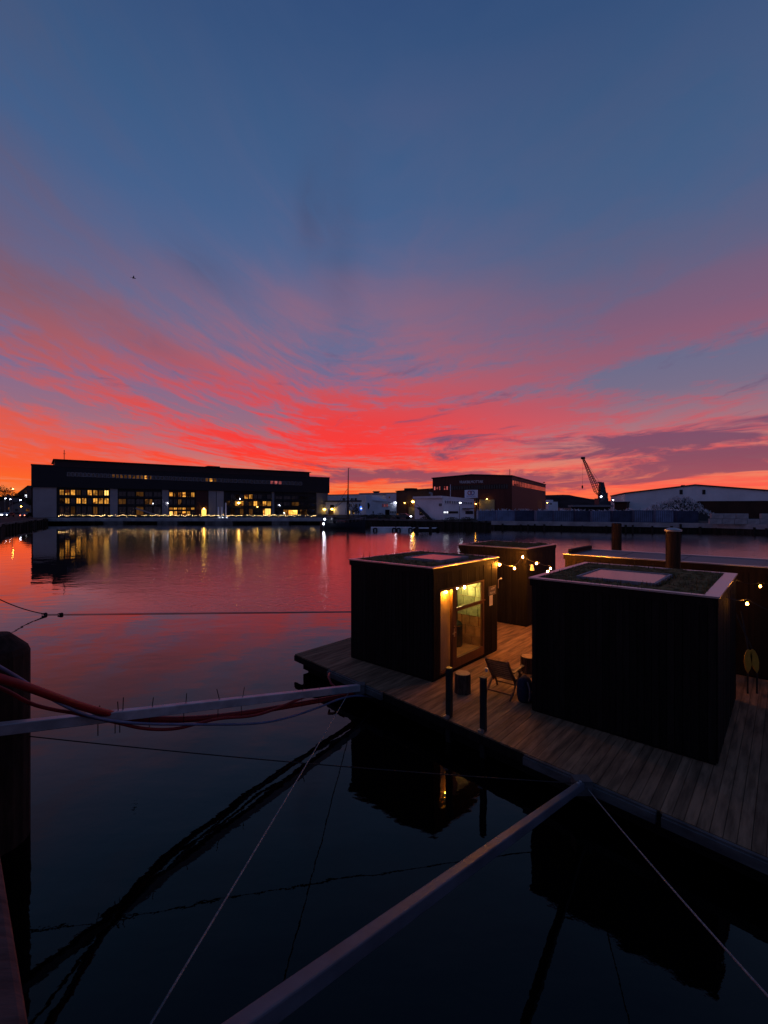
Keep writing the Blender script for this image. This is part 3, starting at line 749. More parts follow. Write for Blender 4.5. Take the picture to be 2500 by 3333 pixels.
line_thing('fire_hose', 'thick red hose sagging from the left edge over the pale pole', 'hose',
           along([(-260, 2130, -.5), (-60, 2190, -.45), (80, 2232, -.40), (220, 2285, -.25), (340, 2322, -.02), (450, 2340, .10), (620, 2343, .10), (800, 2322, .10), (950, 2296, .09), (1080, 2273, .08), (1150, 2262, .06)], 0), .055, 'hose_red', 12)
line_thing('thin_hose', 'thin red hose hanging in a loop under the pale pole', 'hose',
           along([(-150, 2180, -.35), (20, 2245, -.30), (90, 2288, -.26), (160, 2308, -.22), (250, 2322, -.14), (380, 2352, -.11), (470, 2374, -.10), (570, 2375, -.10), (650, 2353, -.10), (720, 2337, -.10), (820, 2333, -.10), (900, 2308, -.10), (990, 2268, -.05), (1060, 2250, .0)], 0), .026, 'hose_red', 8)
line_thing('blue_cable', 'blue cable drooping in front of the pale pole to the deck', 'cable',
           along([(-200, 2080, -.45), (-40, 2148, -.42), (60, 2205, -.38), (180, 2285, -.30), (300, 2338, -.16), (450, 2357, -.12), (640, 2358, -.12), (800, 2358, -.12), (880, 2350, -.12), (960, 2330, -.12), (1040, 2302, -.12), (1110, 2272, -.12), (1170, 2262, -.12), (1220, 2272, -.1), (1250, 2290, .05)], 0), .022, 'cable_blue', 8)
line_thing('red_pipe', 'short curved red pipe under the deck edge by the pole end', 'pipe',
           [P(1072, 2192, 11.95), P(1070, 2205, 11.72), P(1078, 2225, 11.55), P(1098, 2243, 11.4), P(1120, 2252, 11.2)], .03, 'hose_red', 8)
pc2 = on_edge(1908, .47) + en * .14; pe = P(806, 3340, 2.3)
pole2 = thing('spacer_pole', 'pale square pole rising from the deck edge to the bottom of the picture', 'pole', tuple(pc2), 0, 'pale spacer poles')
MB().bar((0, 0, 0), (pe - pc2) * 1.10, .095, .11).build('beam', 'alu_pole', pole2, bevel=.012)
MB().box(-.13, .13, -.08, .12, -.13, .09).build('end_fitting', 'grey_timber', pole2)
pu = (pe - pc2).normalized()
for t_ in (.12, .24):
    MB().lathe([(.022, .055), (.022, .075), (.012, .082)], 8, pu * t_).build('bolt', 'flashing', pole2)
def rope_line(label, a, b, sag, r=.010, matn='rope', n=24):
    a, b = Vector(a), Vector(b); pts = []
    for i in range(n + 1):
        t = i / n; q = a.lerp(b, t); q.z -= sag * 4 * t * (1 - t); pts.append(q)
    return line_thing('mooring_rope', label, 'rope', pts, r, matn, 6)
rope_line('thin pale rope from the far pole end down to the bottom left', on_edge(1160, .42) + en * .1, P(480, 3350, 2.9), .02, .009)
rope_line('thin pale rope from the near pole end down to the right edge', pc2 + Vector((.05, -.05, -.02)), P(2560, 3310, 2.6), .03, .008)
rope_line('faint rope over the dark water from the left pile to the near pole end', P(70, 2394, 6.75), pc2 + Vector((-.1, 0, .02)), .05, .008, 'rope_dark')
# floating line with knots, and the lines that hold it
bl = line_thing('floating_line', 'thin dark line floating straight across the water', 'rope', [G(150, 2000, .02), G(640, 1995.5, .02), G(1140, 1990.5, .02), G(1500, 1987, .02)], .013, 'rope_dark', 6)
for px, lab in ((200, 'small dark float on the floating line, right one of two'), (148, 'small dark float where the mooring lines meet')):
    g = G(px, 1999, .04); r_ = .08
    fl = thing('line_float', lab, 'float', tuple(g), 0)
    MB().lathe([(.01, -.07), (.06, -.05), (.08, 0), (.06, .05), (.01, .07)], 12).build('ball', 'tyre', fl, smooth=True)
    MB().tube([(-.16, 0, .0), (-.06, 0, .03)], .03, 6).build('knot', 'rope_dark', fl)
rope_line('dark mooring line sagging in from the upper left edge', P(-120, 1880, 19.0), G(150, 1999, .05), .25, .022, 'rope_dark')
rope_line('dark mooring line rising to the lower left edge', P(-80, 2105, 15.5), G(150, 2001, .05), .12, .022, 'rope_dark')
# ------------------------------------------------------------------ the quay the camera stands on
hq = 1.5; zq = H - hq
qa, qb = G(0, 2770, zq).xy, G(95, 3333, zq).xy; qd = (qb - qa).normalized(); qn = Vector((qd.y, -qd.x))
qn = qn if qn.dot(Vector((-1, -1))) > 0 else -qn
near_quay = structure(MB().prism([tuple(qa - qd * 30 + qn * .34), tuple(qa + qd * 40 + qn * .34), tuple(qa + qd * 40 + qn * 12), tuple(qa - qd * 30 + qn * 12)], -2.0, zq - .05).build('near_quay', 'concrete_dark'))
o = MB().prism([tuple(qa - qd * 6), tuple(qa + qd * 9), tuple(qa + qd * 9 + qn * .34), tuple(qa - qd * 6 + qn * .34)], zq - .34, zq).build('edge_beam', 'quay_wood', near_quay, bevel=.02)

# ------------------------------------------------------------------ far quay and ground
GZ = 1.60
def X_(px, d): return (px - CX) / F * d
shore = [(-160, 40), (-64, 76), (-74, 89), (X_(150, 131), 131), (X_(1060, 131), 131), (X_(1600, 104), 104), (X_(2320, 88), 88), (X_(2500, 82), 82), (130, 62), (400, 20)]
land = shore + [(2500, 20), (2500, 3500), (-2500, 3500), (-2500, 40)]
structure(MB().add([(x, y, GZ) for x, y in land], [tuple(range(len(land)))]).build('ground', 'asphalt'))
quay = structure(MB().build('harbour_quay', 'concrete_dark'))
def quay_wall(a, b, ncap=True, back=0.0):
    a, b = Vector((*a, 0)), Vector((*b, 0)); d = (b - a).normalized(); n = Vector((d.y, -d.x, 0))
    n = n if n.dot(-a) > 0 else -n
    a2, b2 = a - n * back, b - n * back
    MB().add([a2 + Vector((0, 0, -2)), b2 + Vector((0, 0, -2)), b2 + Vector((0, 0, GZ - .004)), a2 + Vector((0, 0, GZ - .004))], [(0, 1, 2, 3)]).build('wall_face', 'wet_timber', quay)
    return a, b, d, n
def cap_and_piles(a, b, sp, seed, cap='concrete_dark', r0=.20, hc=.4):
    a, b, d, n = quay_wall(a, b); L = (b - a).length; rr = random.Random(seed)
    MB().bar(a + n * .10 + Vector((0, 0, GZ + .08 - hc / 2)), b + n * .10 + Vector((0, 0, GZ + .08 - hc / 2)), .5, hc).build('quay_cap', cap, quay)
    t = .6
    while t < L:
        p = a + d * t + n * (.42 + rr.uniform(-.05, .08)); r = r0 * rr.uniform(.8, 1.2); zt = GZ + rr.uniform(-.85, .05) - (hc - .4) * (rr.random() < .7)
        MB().tube([p + Vector((0, 0, -1.5)), p + Vector((rr.uniform(-.05, .05), 0, zt))], r, 8).build('fender_pile', 'wet_timber', quay)
        t += sp * rr.uniform(.7, 1.35)
cap_and_piles(shore[0], shore[1], 3.0, 1); cap_and_piles(shore[1], shore[2], 1.6, 2); cap_and_piles(shore[2], shore[3], 2.2, 3)
cap_and_piles(shore[4], shore[5], 1.5, 5); cap_and_piles(shore[5], shore[6], 1.7, 6, 'concrete', hc=.9); cap_and_piles(shore[6], shore[7], 1.9, 7, 'concrete', hc=.9); cap_and_piles(shore[7], shore[8], 2.4, 8); cap_and_piles(shore[8], shore[9], 4.0, 9)
# promenade on piers in front of the office building
a, b, d, n = quay_wall(shore[3], shore[4], back=4.0)
xl, xr = shore[3][0], shore[4][0]
MB().box(xl, xr, 130.6, 135.2, .75, GZ + .02).build('promenade_slab', 'concrete', quay)
for p0, p1 in ((338, 400), (513, 577), (668, 757), (885, 940)):
    MB().box(X_(p0, 130.4), X_(p1, 130.4), 130.2, 134.5, -1.5, .745).build('pier', 'concrete_dark', quay)
for p0 in (215, 300, 440, 610, 800, 1000): MB().box(X_(p0, 132), X_(p0, 132) + .7, 132, 134, -1.5, .745).build('pier', 'wet_timber', quay)
# handrail with its string of white lights
rail_ = thing('light_rail', 'railing wound with small white lights along the promenade', 'railing', (X_(192, 131), 131, GZ))
L = X_(1032, 131) - X_(192, 131)
MB().bar((0, 0, 1.0), (L, 0, 1.0), .06).bar((0, 0, .55), (L, 0, .55), .04).build('handrail', 'frame_dark', rail_)
x = 0
pm = None
while x <= L:
    if pm is None: pm = MB().bar((0, 0, 0), (0, 0, .98), .05).build('post', 'frame_dark', rail_)
    else: share(pm, rail_, (x, 0, 0))
    x += 2.4
mb = MB(); rr = random.Random(5)
xs = [i * .52 for i in range(int(L / .52))]
for i, x in enumerate(xs):
    if 66 < x < 0: continue
    z = .55 + .35 * abs(math.sin(x * 1.31)) + rr.uniform(-.12, .12); s = rr.choice((.035, .045, .06))
    if rr.random() < .12: continue
    mb.add([(x - s, -.06, z), (x, -.06 - s, z), (x + s, -.06, z), (x, -.06 + s, z), (x, -.06, z + s), (x, -.06, z - s)],
           [(0, 1, 4), (1, 2, 4), (2, 3, 4), (3, 0, 4), (1, 0, 5), (2, 1, 5), (3, 2, 5), (0, 3, 5)])
o = mb.build('light_chain', 'fairy', rail_); o['kind'] = 'stuff'

# ------------------------------------------------------------------ windows of far buildings
def window(fa, root, px0, py0, px1, py1, glass, nx=1, ny=1, off=.03, frame='frame_dark', fw=.10, name='window'):
    pm_ = (px0 + px1) / 2
    x0, x1 = fa.s_(px0), fa.s_(px1); z1, z0 = fa.xz(pm_, py0)[1], fa.xz(pm_, py1)[1]
    mb = MB(); fw = min(fw, (x1 - x0) * .18, (z1 - z0) * .25); y0, y1 = -off - .10, -off + .10
    mb.box(x0, x0 + fw, y0, y1, z0, z1).box(x1 - fw, x1, y0, y1, z0, z1).box(x0 + fw, x1 - fw, y0, y1, z1 - fw, z1).box(x0 + fw, x1 - fw, y0, y1, z0, z0 + fw)
    for i in range(1, nx): c = x0 + (x1 - x0) * i / nx; mb.box(c - fw * .35, c + fw * .35, y0 + .02, y1, z0 + fw, z1 - fw)
    for j in range(1, ny): c = z0 + (z1 - z0) * j / ny; mb.box(x0 + fw, x1 - fw, y0 + .03, y1 - .01, c - fw * .3, c + fw * .3)
    w_ = mb.build(name, frame, root)
    MB().box(x0 + fw * .5, x1 - fw * .5, -off - .02, -off + .02, z0 + fw * .5, z1 - fw * .5).build('pane', glass, w_)
    return w_
def slab(fa, root, px0, py0, px1, py1, y0, y1, matn, name, pyr0=None, pyr1=None):
    """upright panel whose corners sit at photo pixels: left top/bottom, right top/bottom"""
    x0, za = fa.xz(px0, py0); _, zb = fa.xz(px0, py1)
    x1, zc = fa.xz(px1, py0 if pyr0 is None else pyr0); _, zd = fa.xz(px1, py1 if pyr1 is None else pyr1)
    return MB().prism_y([(x0, zb), (x1, zd), (x1, zc), (x0, za)], y0, y1).build(name, matn, root)
def lerp(a, b, t): return a + (b - a) * t
# ------------------------------------------------------------------ long office building, left
fo = Facade(107, 137, 1068, 198, GZ)
ob = fo.root('office_building', 'long dark office block with warm lit windows across the water', 'building')
Lb = fo.L; ztop = fo.xz(107, 1512)[1]; zmid = fo.xz(107, 1585)[1]
zroof = fo.xz(183, 1495)[1]
MB().box(0, Lb, .30, 26, 0, zmid).build('wall', 'far_dark', ob)
MB().box(-.4, Lb + .4, -.5, 26.4, zmid + .01, ztop).build('upper_storey', 'far_dark', ob)
x0, x1 = fo.s_(180), fo.s_(1015)
MB().prism_y([(x0, ztop + .01), (x1, ztop + .01), (x1, zroof - .1), (x0, zroof)], 2.0, 20).build('roof_house', 'far_roof', ob)
MB().box(x0 - .5, x1 + .5, 1.4, 20.6, zroof + .01, zroof + .25).build('roof_edge', 'far_dark', ob)
MB().box(-.5, Lb + .5, -.62, -.50, ztop - .35, ztop + .12).build('parapet', 'far_roof', ob)
MB().bar((x0 + 2.4, 4, zroof), (x0 + 2.4, 4, zroof + 3.4), .18).bar((x0 + 2.1, 4, zroof + 2.2), (x0 + 2.8, 4, zroof + 2.2), .10).build('antenna', 'far_dark', ob)
xm = fo.s_(690); MB().box(xm, xm + 4.5, 5, 9, zroof + .26, zroof + .9).build('roof_vent', 'far_dark', ob)
MB().box(-.35, -.05, 3, 24, .5, zmid - .5).build('end_wall', 'far_red', ob)
for p0, p1, m_ in ((107, 184, 'far_grey'), (186, 190, 'far_dark'), (358, 383, 'far_grey'), (528, 549, 'far_grey'), (679, 703, 'far_grey'), (705, 728, 'far_grey'), (885, 893, 'far_grey2'), (1030, 1068, 'far_grey2'), (637, 677, 'far_red')):
    a_, b_ = fo.s_(p0), fo.s_(p1); MB().box(a_, b_, 0, .29, .0, zmid - .02).build('pier_wall', m_, ob)
# strip of upper windows, one part each
N_ = 58
for i in range(N_):
    px0, px1 = lerp(218, 985, i / N_), lerp(218, 985, (i + .86) / N_)
    t = i / N_; yt, yb = lerp(1537, 1569, t), lerp(1550, 1580, t)
    g = 'glass_dark'
    if 11 <= i <= 18: g = 'window_dim'
    if i in (18, 19, 20, 34, 35, 36): g = 'window_warm' if i in (19, 35) else 'window_dim'
    if i in (50, 51, 52): g = 'window_red'
    fa2 = fo
    pm_ = (px0 + px1) / 2; s0, s1 = fo.s_(px0, .5), fo.s_(px1, .5); zt, zb = fo.xz(pm_, yt, .5)[1], fo.xz(pm_, yb, .5)[1]
    w_ = MB().box(s0, s1, -.60, -.51, zb, zb + .12).box(s0, s1, -.60, -.51, zt - .12, zt).box(s0, s0 + .15, -.6, -.51, zb + .12, zt - .12).box(s1 - .15, s1, -.6, -.51, zb + .12, zt - .12).build('window', 'frame_grey', ob)
    MB().box(s0 + .1, s1 - .1, -.54, -.505, zb + .1, zt - .1).build('pane', g, w_)
def bay(px0, px1, rows, n):
    for (yt, yb, slope, mats) in rows:
        for i in range(n):
            a_, b_ = lerp(px0, px1, (i + .04) / n), lerp(px0, px1, (i + .96) / n); dy_ = slope * ((a_ - px0) / (px1 - px0))
            g = mats[i % len(mats)]
            if g: window(fo, ob, a_, yt + dy_, b_, yb + dy_, g, nx=2, off=-.2, fw=.16)
Wm, Di, Dk, Br = 'window_warm', 'window_dim', 'glass_dark', 'window_bright'
bay(192, 356, [(1593, 1612, 2, [Wm, Wm, Wm, Di, Dk, Wm, Wm, Di, Br]), (1620, 1640, 1, [Di, Wm, Dk, Wm, Wm, Dk, Wm, Wm, Wm]), (1647, 1676, 0, [Dk, Dk, Di, Dk])], 9)
bay(384, 527, [(1599, 1616, 2, [Dk, Dk, Di, Dk]), (1623, 1642, 1, [Di, Dk, Dk, Di, Dk]), (1648, 1678, 0, [Dk, Dk, Di])], 5)
bay(550, 635, [(1601, 1618, 1, [Wm, Di, Wm, Wm, Di, Wm]), (1624, 1643, 1, [Dk, Dk, Di, Dk]), (1651, 1660, 0, [Wm, Wm, Wm, Wm, Di, Wm]), (1663, 1679, 0, [Br, Wm, Di, Wm, Wm, Dk])], 6)
bay(735, 884, [(1608, 1624, 1, [None, Dk, Di, Dk, Wm, Wm, Dk, Dk, None, Dk]), (1630, 1647, 1, [Di, Dk, Wm, Wm, Dk, Di, Wm, Di, Wm, Wm]), (1655, 1680, 0, [Dk, Di, Dk, Di, Dk, Di, Dk, Dk, Wm, Dk])], 10)
bay(895, 1028, [(1614, 1626, 1, [Dk]), (1633, 1647, 1, [Dk, Dk, Di, Dk]), (1658, 1680, 0, [Dk, Wm, Dk, Di, Dk])], 5)
# spandrels between the floors
for p0, p1, ys in ((190, 358, (1614, 1642)), (383, 528, (1618, 1644)), (549, 637, (1620, 1645, 1661)), (728, 885, (1627, 1650)), (893, 1030, (1629, 1650))):
    for y_ in ys:
        a_, b_ = fo.s_(p0), fo.s_(p1); z_ = fo.xz((p0 + p1) / 2, y_)[1]
        MB().box(a_, b_, -.10, .28, z_ - .35, z_ + .12).build('spandrel', 'far_dark', ob)
# lit entrances and the stair
window(fo, ob, 655, 1657, 672, 1682, 'door_gold', nx=3, ny=1, off=.1, name='entrance')
window(fo, ob, 862, 1655, 881, 1680, 'window_bright', nx=3, off=.1, name='entrance')
window(fo, ob, 938, 1660, 968, 1680, 'door_gold', nx=4, ny=3, off=.1, name='entrance')
s0, z0 = fo.xz(440, 1652); s1, z1 = fo.xz(500, 1672)
MB().prism_y([(s0, z0), (s1, z1), (s1, z1 - .5), (s0, z0 - .5)], -1.2, -.15).build('stair', 'far_grey', ob)
def lamp_on(fa, px, py, label, matn, r=.28, off=.5, name='wall_lamp', group=None):
    s, z = fa.xz(px, py, off); root = fa.root(name, label, 'lamp', group)
    MB().bar((s, -.02, z + r), (s, -off, z + r), .08).lathe([(r * .5, r * 1.05), (r * .9, r * .8), (r * .9, r * .7)], 10, (s, -off, z)).build('bracket', 'frame_dark', root)
    MB().lathe([(r * .2, r * .7), (r, r * .25), (r, -r * .25), (r * .2, -r * .8)], 10, (s, -off, z)).build('lamp_bulb', matn, root, smooth=True)
    return root
lamp_on(fo, 777, 1637, 'bright lamp among the lit office windows above the promenade', 'lamp_yellow', .45)
lamp_on(fo, 781, 1624, 'small white lamp over the brightest office window', 'lamp_white', .15)
lamp_on(fo, 664, 1656, 'round yellow lamp over the golden office entrance', 'lamp_yellow', .28)
lamp_on(fo, 546, 1638, 'small white lamp on the pale pier left of the middle windows', 'lamp_white', .12)
lamp_on(fo, 498, 1639, 'small white lamp in the dark second bay of the office', 'lamp_white', .12)
lamp_on(fo, 910, 1644, 'small white lamp in the dark right bay of the office', 'lamp_white', .16)
lamp_on(fo, 925, 1669, 'small low white lamp left of the gridded entrance', 'lamp_white', .13)
lamp_on(fo, 838, 1650, 'small yellow lamp under the right-hand lit office windows', 'lamp_yellow', .18)
lamp_on(fo, 1056, 1658, 'strong yellow lamp on the right end wall of the office', 'lamp_yellow', .42)
for i, px in enumerate((711, 722, 735)):
    x_ = X_(px, 133); root = thing('light_bollard', ('left', 'middle', 'right')[i] + ' one of three pale columns lit from below on the promenade', 'bollard', (x_, 133, GZ + .02), 0, 'lit columns on the promenade')
    MB().lathe([(.30, 0), (.22, .1), (.22, 3.0 if i < 2 else 4.2), (.1, 3.2 if i < 2 else 4.4)], 10).build('column', 'white_wall', root)
    MB().lathe([(.16, .02), (.16, .14), (.05, .2)], 8, (.45, -.3, 0)).build('uplight', 'window_white', root)
# ------------------------------------------------------------------ left shore: houses, trees, lamps, cars
def house(px, d, w, dep, h, rh, rz, label, wall, wins, zb=GZ, chim=True):
    root = thing('house', label, 'house', (X_(px, d), d, zb), rz)
    MB().box(-w / 2, w / 2, 0, dep, -1, h).prism_y([(-w / 2, h), (w / 2, h), (0, h + rh - .12)], 0, dep).build('wall', wall, root)
    ro = MB().add([(-w / 2 - .4, -.4, h - .3), (0, -.4, h + rh), (w / 2 + .4, -.4, h - .3), (-w / 2 - .4, dep + .4, h - .3), (0, dep + .4, h + rh), (w / 2 + .4, dep + .4, h - .3),
                   (-w / 2 - .4, -.4, h - .05), (0, -.4, h + rh + .25), (w / 2 + .4, -.4, h - .05), (-w / 2 - .4, dep + .4, h - .05), (0, dep + .4, h + rh + .25), (w / 2 + .4, dep + .4, h - .05)],
                  [(0, 3, 4, 1), (1, 4, 5, 2), (6, 7, 10, 9), (7, 8, 11, 10), (0, 1, 7, 6), (1, 2, 8, 7), (3, 9, 10, 4), (4, 10, 11, 5), (0, 6, 9, 3), (2, 5, 11, 8)]).build('roof', 'far_dark', root)
    if chim: MB().box(-w * .12 - .5, -w * .12 + .5, dep * .4, dep * .4 + 1, h + rh * .6, h + rh + 2.0).build('chimney', 'house_wall', ro)
    for x, z, ww, hh2, g in wins:
        f = MB().box(x - ww / 2 - .12, x + ww / 2 + .12, -.10, -.02, z - .12, z + hh2 + .12).build('window', 'frame_grey', root)
        MB().box(x - ww / 2, x + ww / 2, -.13, -.101, z, z + hh2).build('pane', g, f)
hillL = structure(MB().add([(x, y, z) for x, y, z in [(-420, 205, GZ), (-330, 205, GZ), (-150, 205, GZ), (-128, 240, GZ), (-420, 300, 9), (-300, 290, 8), (-190, 280, 6), (-140, 300, GZ), (-460, 420, 14), (-320, 420, 12), (-220, 420, 8), (-150, 420, GZ)]],
                            [(0, 1, 5, 4), (1, 2, 6, 5), (2, 3, 7, 6), (4, 5, 9, 8), (5, 6, 10, 9), (6, 7, 11, 10)]).build('slope', 'hill_green'))
house(92, 250, 13, 12, 9.0, 4.2, -.15, 'dark gabled house with two pale windows left of the office block', 'house_wall', [(-1.5, 7.0, 1.3, 1.4, 'window_white'), (-1.5, 9.4, 1.1, 1.2, 'window_dim'), (3, 5, 1.3, 1.6, 'glass_dark')], zb=3.0)
house(70, 215, 10, 9, 3.6, 2.6, .2, 'low pale house with a warm lamp left of the office block', 'house_wall_pale', [(2.6, 1.2, 1.4, 1.3, 'window_dim'), (-2, 1.2, 1.2, 1.2, 'glass_dark')])
house(18, 225, 12, 9, 4.5, 3.0, .1, 'brown house at the left edge behind the parked cars', 'house_wall', [(-3, 1.6, 1.3, 1.4, 'glass_dark'), (2, 1.6, 1.3, 1.4, 'window_dim')])
def tree(name, label, px, d, h, cw, n, zb=GZ, seed=0, dens=1.0):
    rr = random.Random(seed); root = thing(name, label, 'tree', (X_(px, d), d, zb))
    tr = MB().tube([(0, 0, -.3), (.1, 0, h * .25), (0, .1, h * .6), (.05, 0, h * .85)], [h * .035, h * .028, h * .018, h * .008], 7)
    for i in range(7):
        a_ = rr.uniform(0, 6.28); z_ = h * rr.uniform(.3, .7); tr.tube([(0, 0, z_), (math.cos(a_) * cw * .3, math.sin(a_) * cw * .3, z_ + h * .16)], [h * .012, h * .004], 5)
    tr.build('trunk', 'twig', root)
    mb = MB(); cl = [(rr.uniform(-.38, .38) * cw, rr.uniform(-.38, .38) * cw, h * rr.uniform(.42, .88), rr.uniform(.14, .26) * cw) for _ in range(11)]
    for i in range(n):
        cx_, cy_, cz_, cr = rr.choice(cl)
        v = Vector((rr.gauss(0, 1), rr.gauss(0, 1), rr.gauss(0, .8))).normalized() * cr * rr.random() ** .4
        p = Vector((cx_, cy_, cz_)) + v; s = rr.uniform(.12, .30); a_ = Vector((rr.uniform(-1, 1), rr.uniform(-1, 1), rr.uniform(-1, 1))).normalized() * s; b_ = a_.orthogonal().normalized() * s * .7
        mb.add([p - a_, p + b_, p + a_, p - b_], [(0, 1, 2, 3)])
    mb.build('crown', 'leaf_dark', root)
tree('round_tree', 'dark round tree against the orange sky at the left edge', 12, 235, 12.5, 11, 2600, 2.5, 1)
tree('round_tree', 'dark low tree between the street lamp and the gabled house', 46, 240, 9.5, 9, 1800, 2.5, 2)
tree('round_tree', 'dark bushy tree touching the left end of the office block', 103, 200, 7.5, 7, 1500, GZ, 3)
def street_lamp(px, d, ptop, label, matn, zb=GZ, arm=.9, group='street lamps'):
    zt = H - (ptop - HY) / F * d - zb; root = thing('street_lamp', label, 'street lamp', (X_(px, d), d, zb), 0, group)
    MB().tube([(0, 0, 0), (0, 0, zt * .5), (0, 0, zt)], [.10, .08, .06], 8).bar((0, 0, zt), (arm, -.1, zt + .1), .08).build('mast', 'frame_grey', root)
    MB().box(arm - .35, arm + .35, -.3, .1, zt + .05, zt + .25).build('head', 'frame_dark', root)
    MB().lathe([(.08, .02), (.22, -.02), (.19, -.15), (.06, -.20)], 10, (arm, -.1, zt + .04)).build('lamp_bulb', matn, root, smooth=True)
street_lamp(40, 160, 1591, 'tall street lamp left of the office block against the orange sky', 'lamp_orange', arm=.3)
street_lamp(16, 190, 1622, 'white street lamp at the far left, left of two close together', 'lamp_white', arm=.3)
street_lamp(32, 190, 1625, 'white street lamp at the far left, right of two close together', 'lamp_white', arm=.3)
street_lamp(65, 180, 1627, 'white street lamp before the gabled house', 'lamp_white', arm=.3)
street_lamp(68, 170, 1648, 'short warm lamp before the low pale house', 'lamp_orange', arm=.2)
street_lamp(1993, 150, 1627, 'white street lamp between the crane and the white hall', 'lamp_white', arm=.2)
street_lamp(1496, 108, 1636, 'white street lamp before the white workshop', 'lamp_white', arm=.15)
def car(px, d, rz, label, paint, lights, zb=GZ):
    root = thing('parked_car', label, 'car', (X_(px, d), d, zb), rz, 'cars parked along the far quay')
    pr = [(-2.1, .35), (-2.15, .75), (-1.9, .92), (-1.35, .98), (-.75, 1.42), (.75, 1.45), (1.45, 1.0), (2.0, .85), (2.1, .55), (2.05, .32)]
    MB().prism_y(pr, -.85, .85).build('body', paint, root, bevel=.06)
    for s in (-.86, .86): MB().prism_y([(-1.15, 1.0), (-.68, 1.36), (.68, 1.38), (1.2, 1.0)], s - .012, s + .012).build('side_glass', 'glass_dark', root)
    for x_ in (-1.3, 1.3):
        for s in (-.78, .78):
            w_ = MB(); nn = 14; vs = [(x_ + .33 * math.cos(6.283 * k / nn), s + o_, .33 + .33 * math.sin(6.283 * k / nn)) for o_ in (-.11, .11) for k in range(nn)]
            w_.add(vs, [tuple(range(nn)), tuple(range(nn, 2 * nn))[::-1]] + [(k, k + nn, (k + 1) % nn + nn, (k + 1) % nn) for k in range(nn)]).build('wheel', 'tyre', root)
    for s in (-.62, .62): MB().lathe([(.04, -.10), (.13, 0), (.04, .10)], 8, (2.14, s, .68)).build('headlight', lights, root)
car(6, 150, -1.25, 'car with glaring headlights at the far left edge of the quay', 'car_paint', 'lamp_white')
car(27, 150, -1.35, 'car with glaring headlights, second from the left edge', 'car_paint_light', 'lamp_white')
car(89, 140, -1.5, 'dark car with pinkish lights beside the pale office end wall', 'car_paint', 'tail_red')
car(1312, 124, -.25, 'dark car with a white headlight left of the white workshop', 'car_paint', 'lamp_white')
# ------------------------------------------------------------------ white building behind the boat
fw1 = Facade(1060, 196, 1192, 184, GZ); w1 = fw1.root('white_office', 'long white low building with cornice behind the sailing boat mast', 'building')
zc = fw1.xz(1120, 1633)[1]; zt1 = fw1.xz(1120, 1611)[1]
MB().box(0, fw1.L, 0, 14, 0, zc).build('wall', 'white_wall', w1)
MB().box(-.2, fw1.L + .2, -.5, 14, zc + .01, zc + .5).build('cornice', 'frame_dark', w1)
MB().box(0, fw1.L, 1.2, 14, zc + .51, zt1).build('attic', 'white_wall', w1)
MB().box(-.2, fw1.L + .2, 1.0, 14.2, zt1 + .01, zt1 + .3).build('roof', 'frame_grey', w1)
for px in (1110, 1114, 1137, 1142, 1149, 1153): window(fw1, w1, px, 1621, px + 3, 1628, 'glass_dark', off=-1.15, fw=.1)
for px in (1137, 1142, 1157, 1161, 1169, 1173, 1178, 1182): window(fw1, w1, px, 1640, px + 2.6, 1650, 'window_dim' if px == 1157 else 'glass_dark', fw=.1)
for px in (1131, 1137, 1146, 1150, 1158, 1175): window(fw1, w1, px, 1661, px + 3.4, 1673, 'window_bright' if px in (1137, 1150, 1175) else 'window_dim', fw=.1)
window(fw1, w1, 1075, 1643, 1087, 1656, 'glass_dark', nx=2, ny=2)
window(fw1, w1, 1070, 1661, 1086, 1682, 'window_dim', nx=2, name='gate')
lamp_on(fw1, 1081, 1657, 'yellow lamp over the gate of the white building', 'lamp_yellow', .42, .8)
bs = fw1.root('lit_sign', 'small blue glowing sign on the white building', 'sign')
s0, z1 = fw1.xz(1172, 1650, .6); s1, z0 = fw1.xz(1187, 1660, .6)
MB().box(s0, s1, -.6, -.3, z0, z1).build('box', 'sign_blue', bs); MB().bar(((s0 + s1) / 2 + .4, -.45, z0), ((s0 + s1) / 2 + .4, -.45, 0), .2).build('leg', 'frame_grey', bs)
MB().box(s0 + .25, s1 - .8, -.63, -.605, z0 + .42, z1 - .42).build('mark', 'sign_text', bs)
fw2 = Facade(1190, 182, 1292, 190, GZ); w2 = fw2.root('white_office_wing', 'white building wing with carved corner tower beside the blue sign', 'building')
zA, zB = fw2.xz(1212, 1629)[1], fw2.xz(1292, 1638)[1]; xT = fw2.s_(1211)
MB().prism_y([(xT + .05, 0), (fw2.L, 0), (fw2.L, zB), (xT + .05, zA)], .3, 10).build('wall', 'white_wall', w2)
MB().prism_y([(xT + .05, zA + .01), (fw2.L + .2, zB + .01), (fw2.L + .2, zB + .4), (xT + .05, zA + .4)], -.1, 10).build('cornice', 'white_trim', w2)
zt2 = fw2.xz(1200, 1612)[1]; MB().box(0, xT, -.3, 10, 0, zt2).build('corner_tower', 'white_trim', w2)
MB().prism_y([(xT + .05, zA + .41), (fw2.L - 3, zB + .41), (fw2.L - 3, zB + 1.6), (xT + .05, zA + 2.0)], 3, 10).build('attic', 'white_wall', w2)
s0, z0 = fw2.xz(1197, 1645)
rgo = MB().lathe([(1.5, -.05), (1.5, .05)], 20).build('relief_ring', 'white_wall', w2); rgo.location = (s0, -.36, z0); rgo.rotation_euler = (math.pi / 2, 0, 0)
MB().tube([(s0, -.45, z0 - 1.4), (s0 + .2, -.5, z0), (s0 - .1, -.45, z0 + 1.0)], [.25, .5, .3], 8).build('relief_figure', 'frame_dark', w2)
for px in (1246, 1251, 1256, 1261): window(fw2, w2, px, 1640, px + 2.6, 1650, 'window_red', off=-.27, fw=.1)
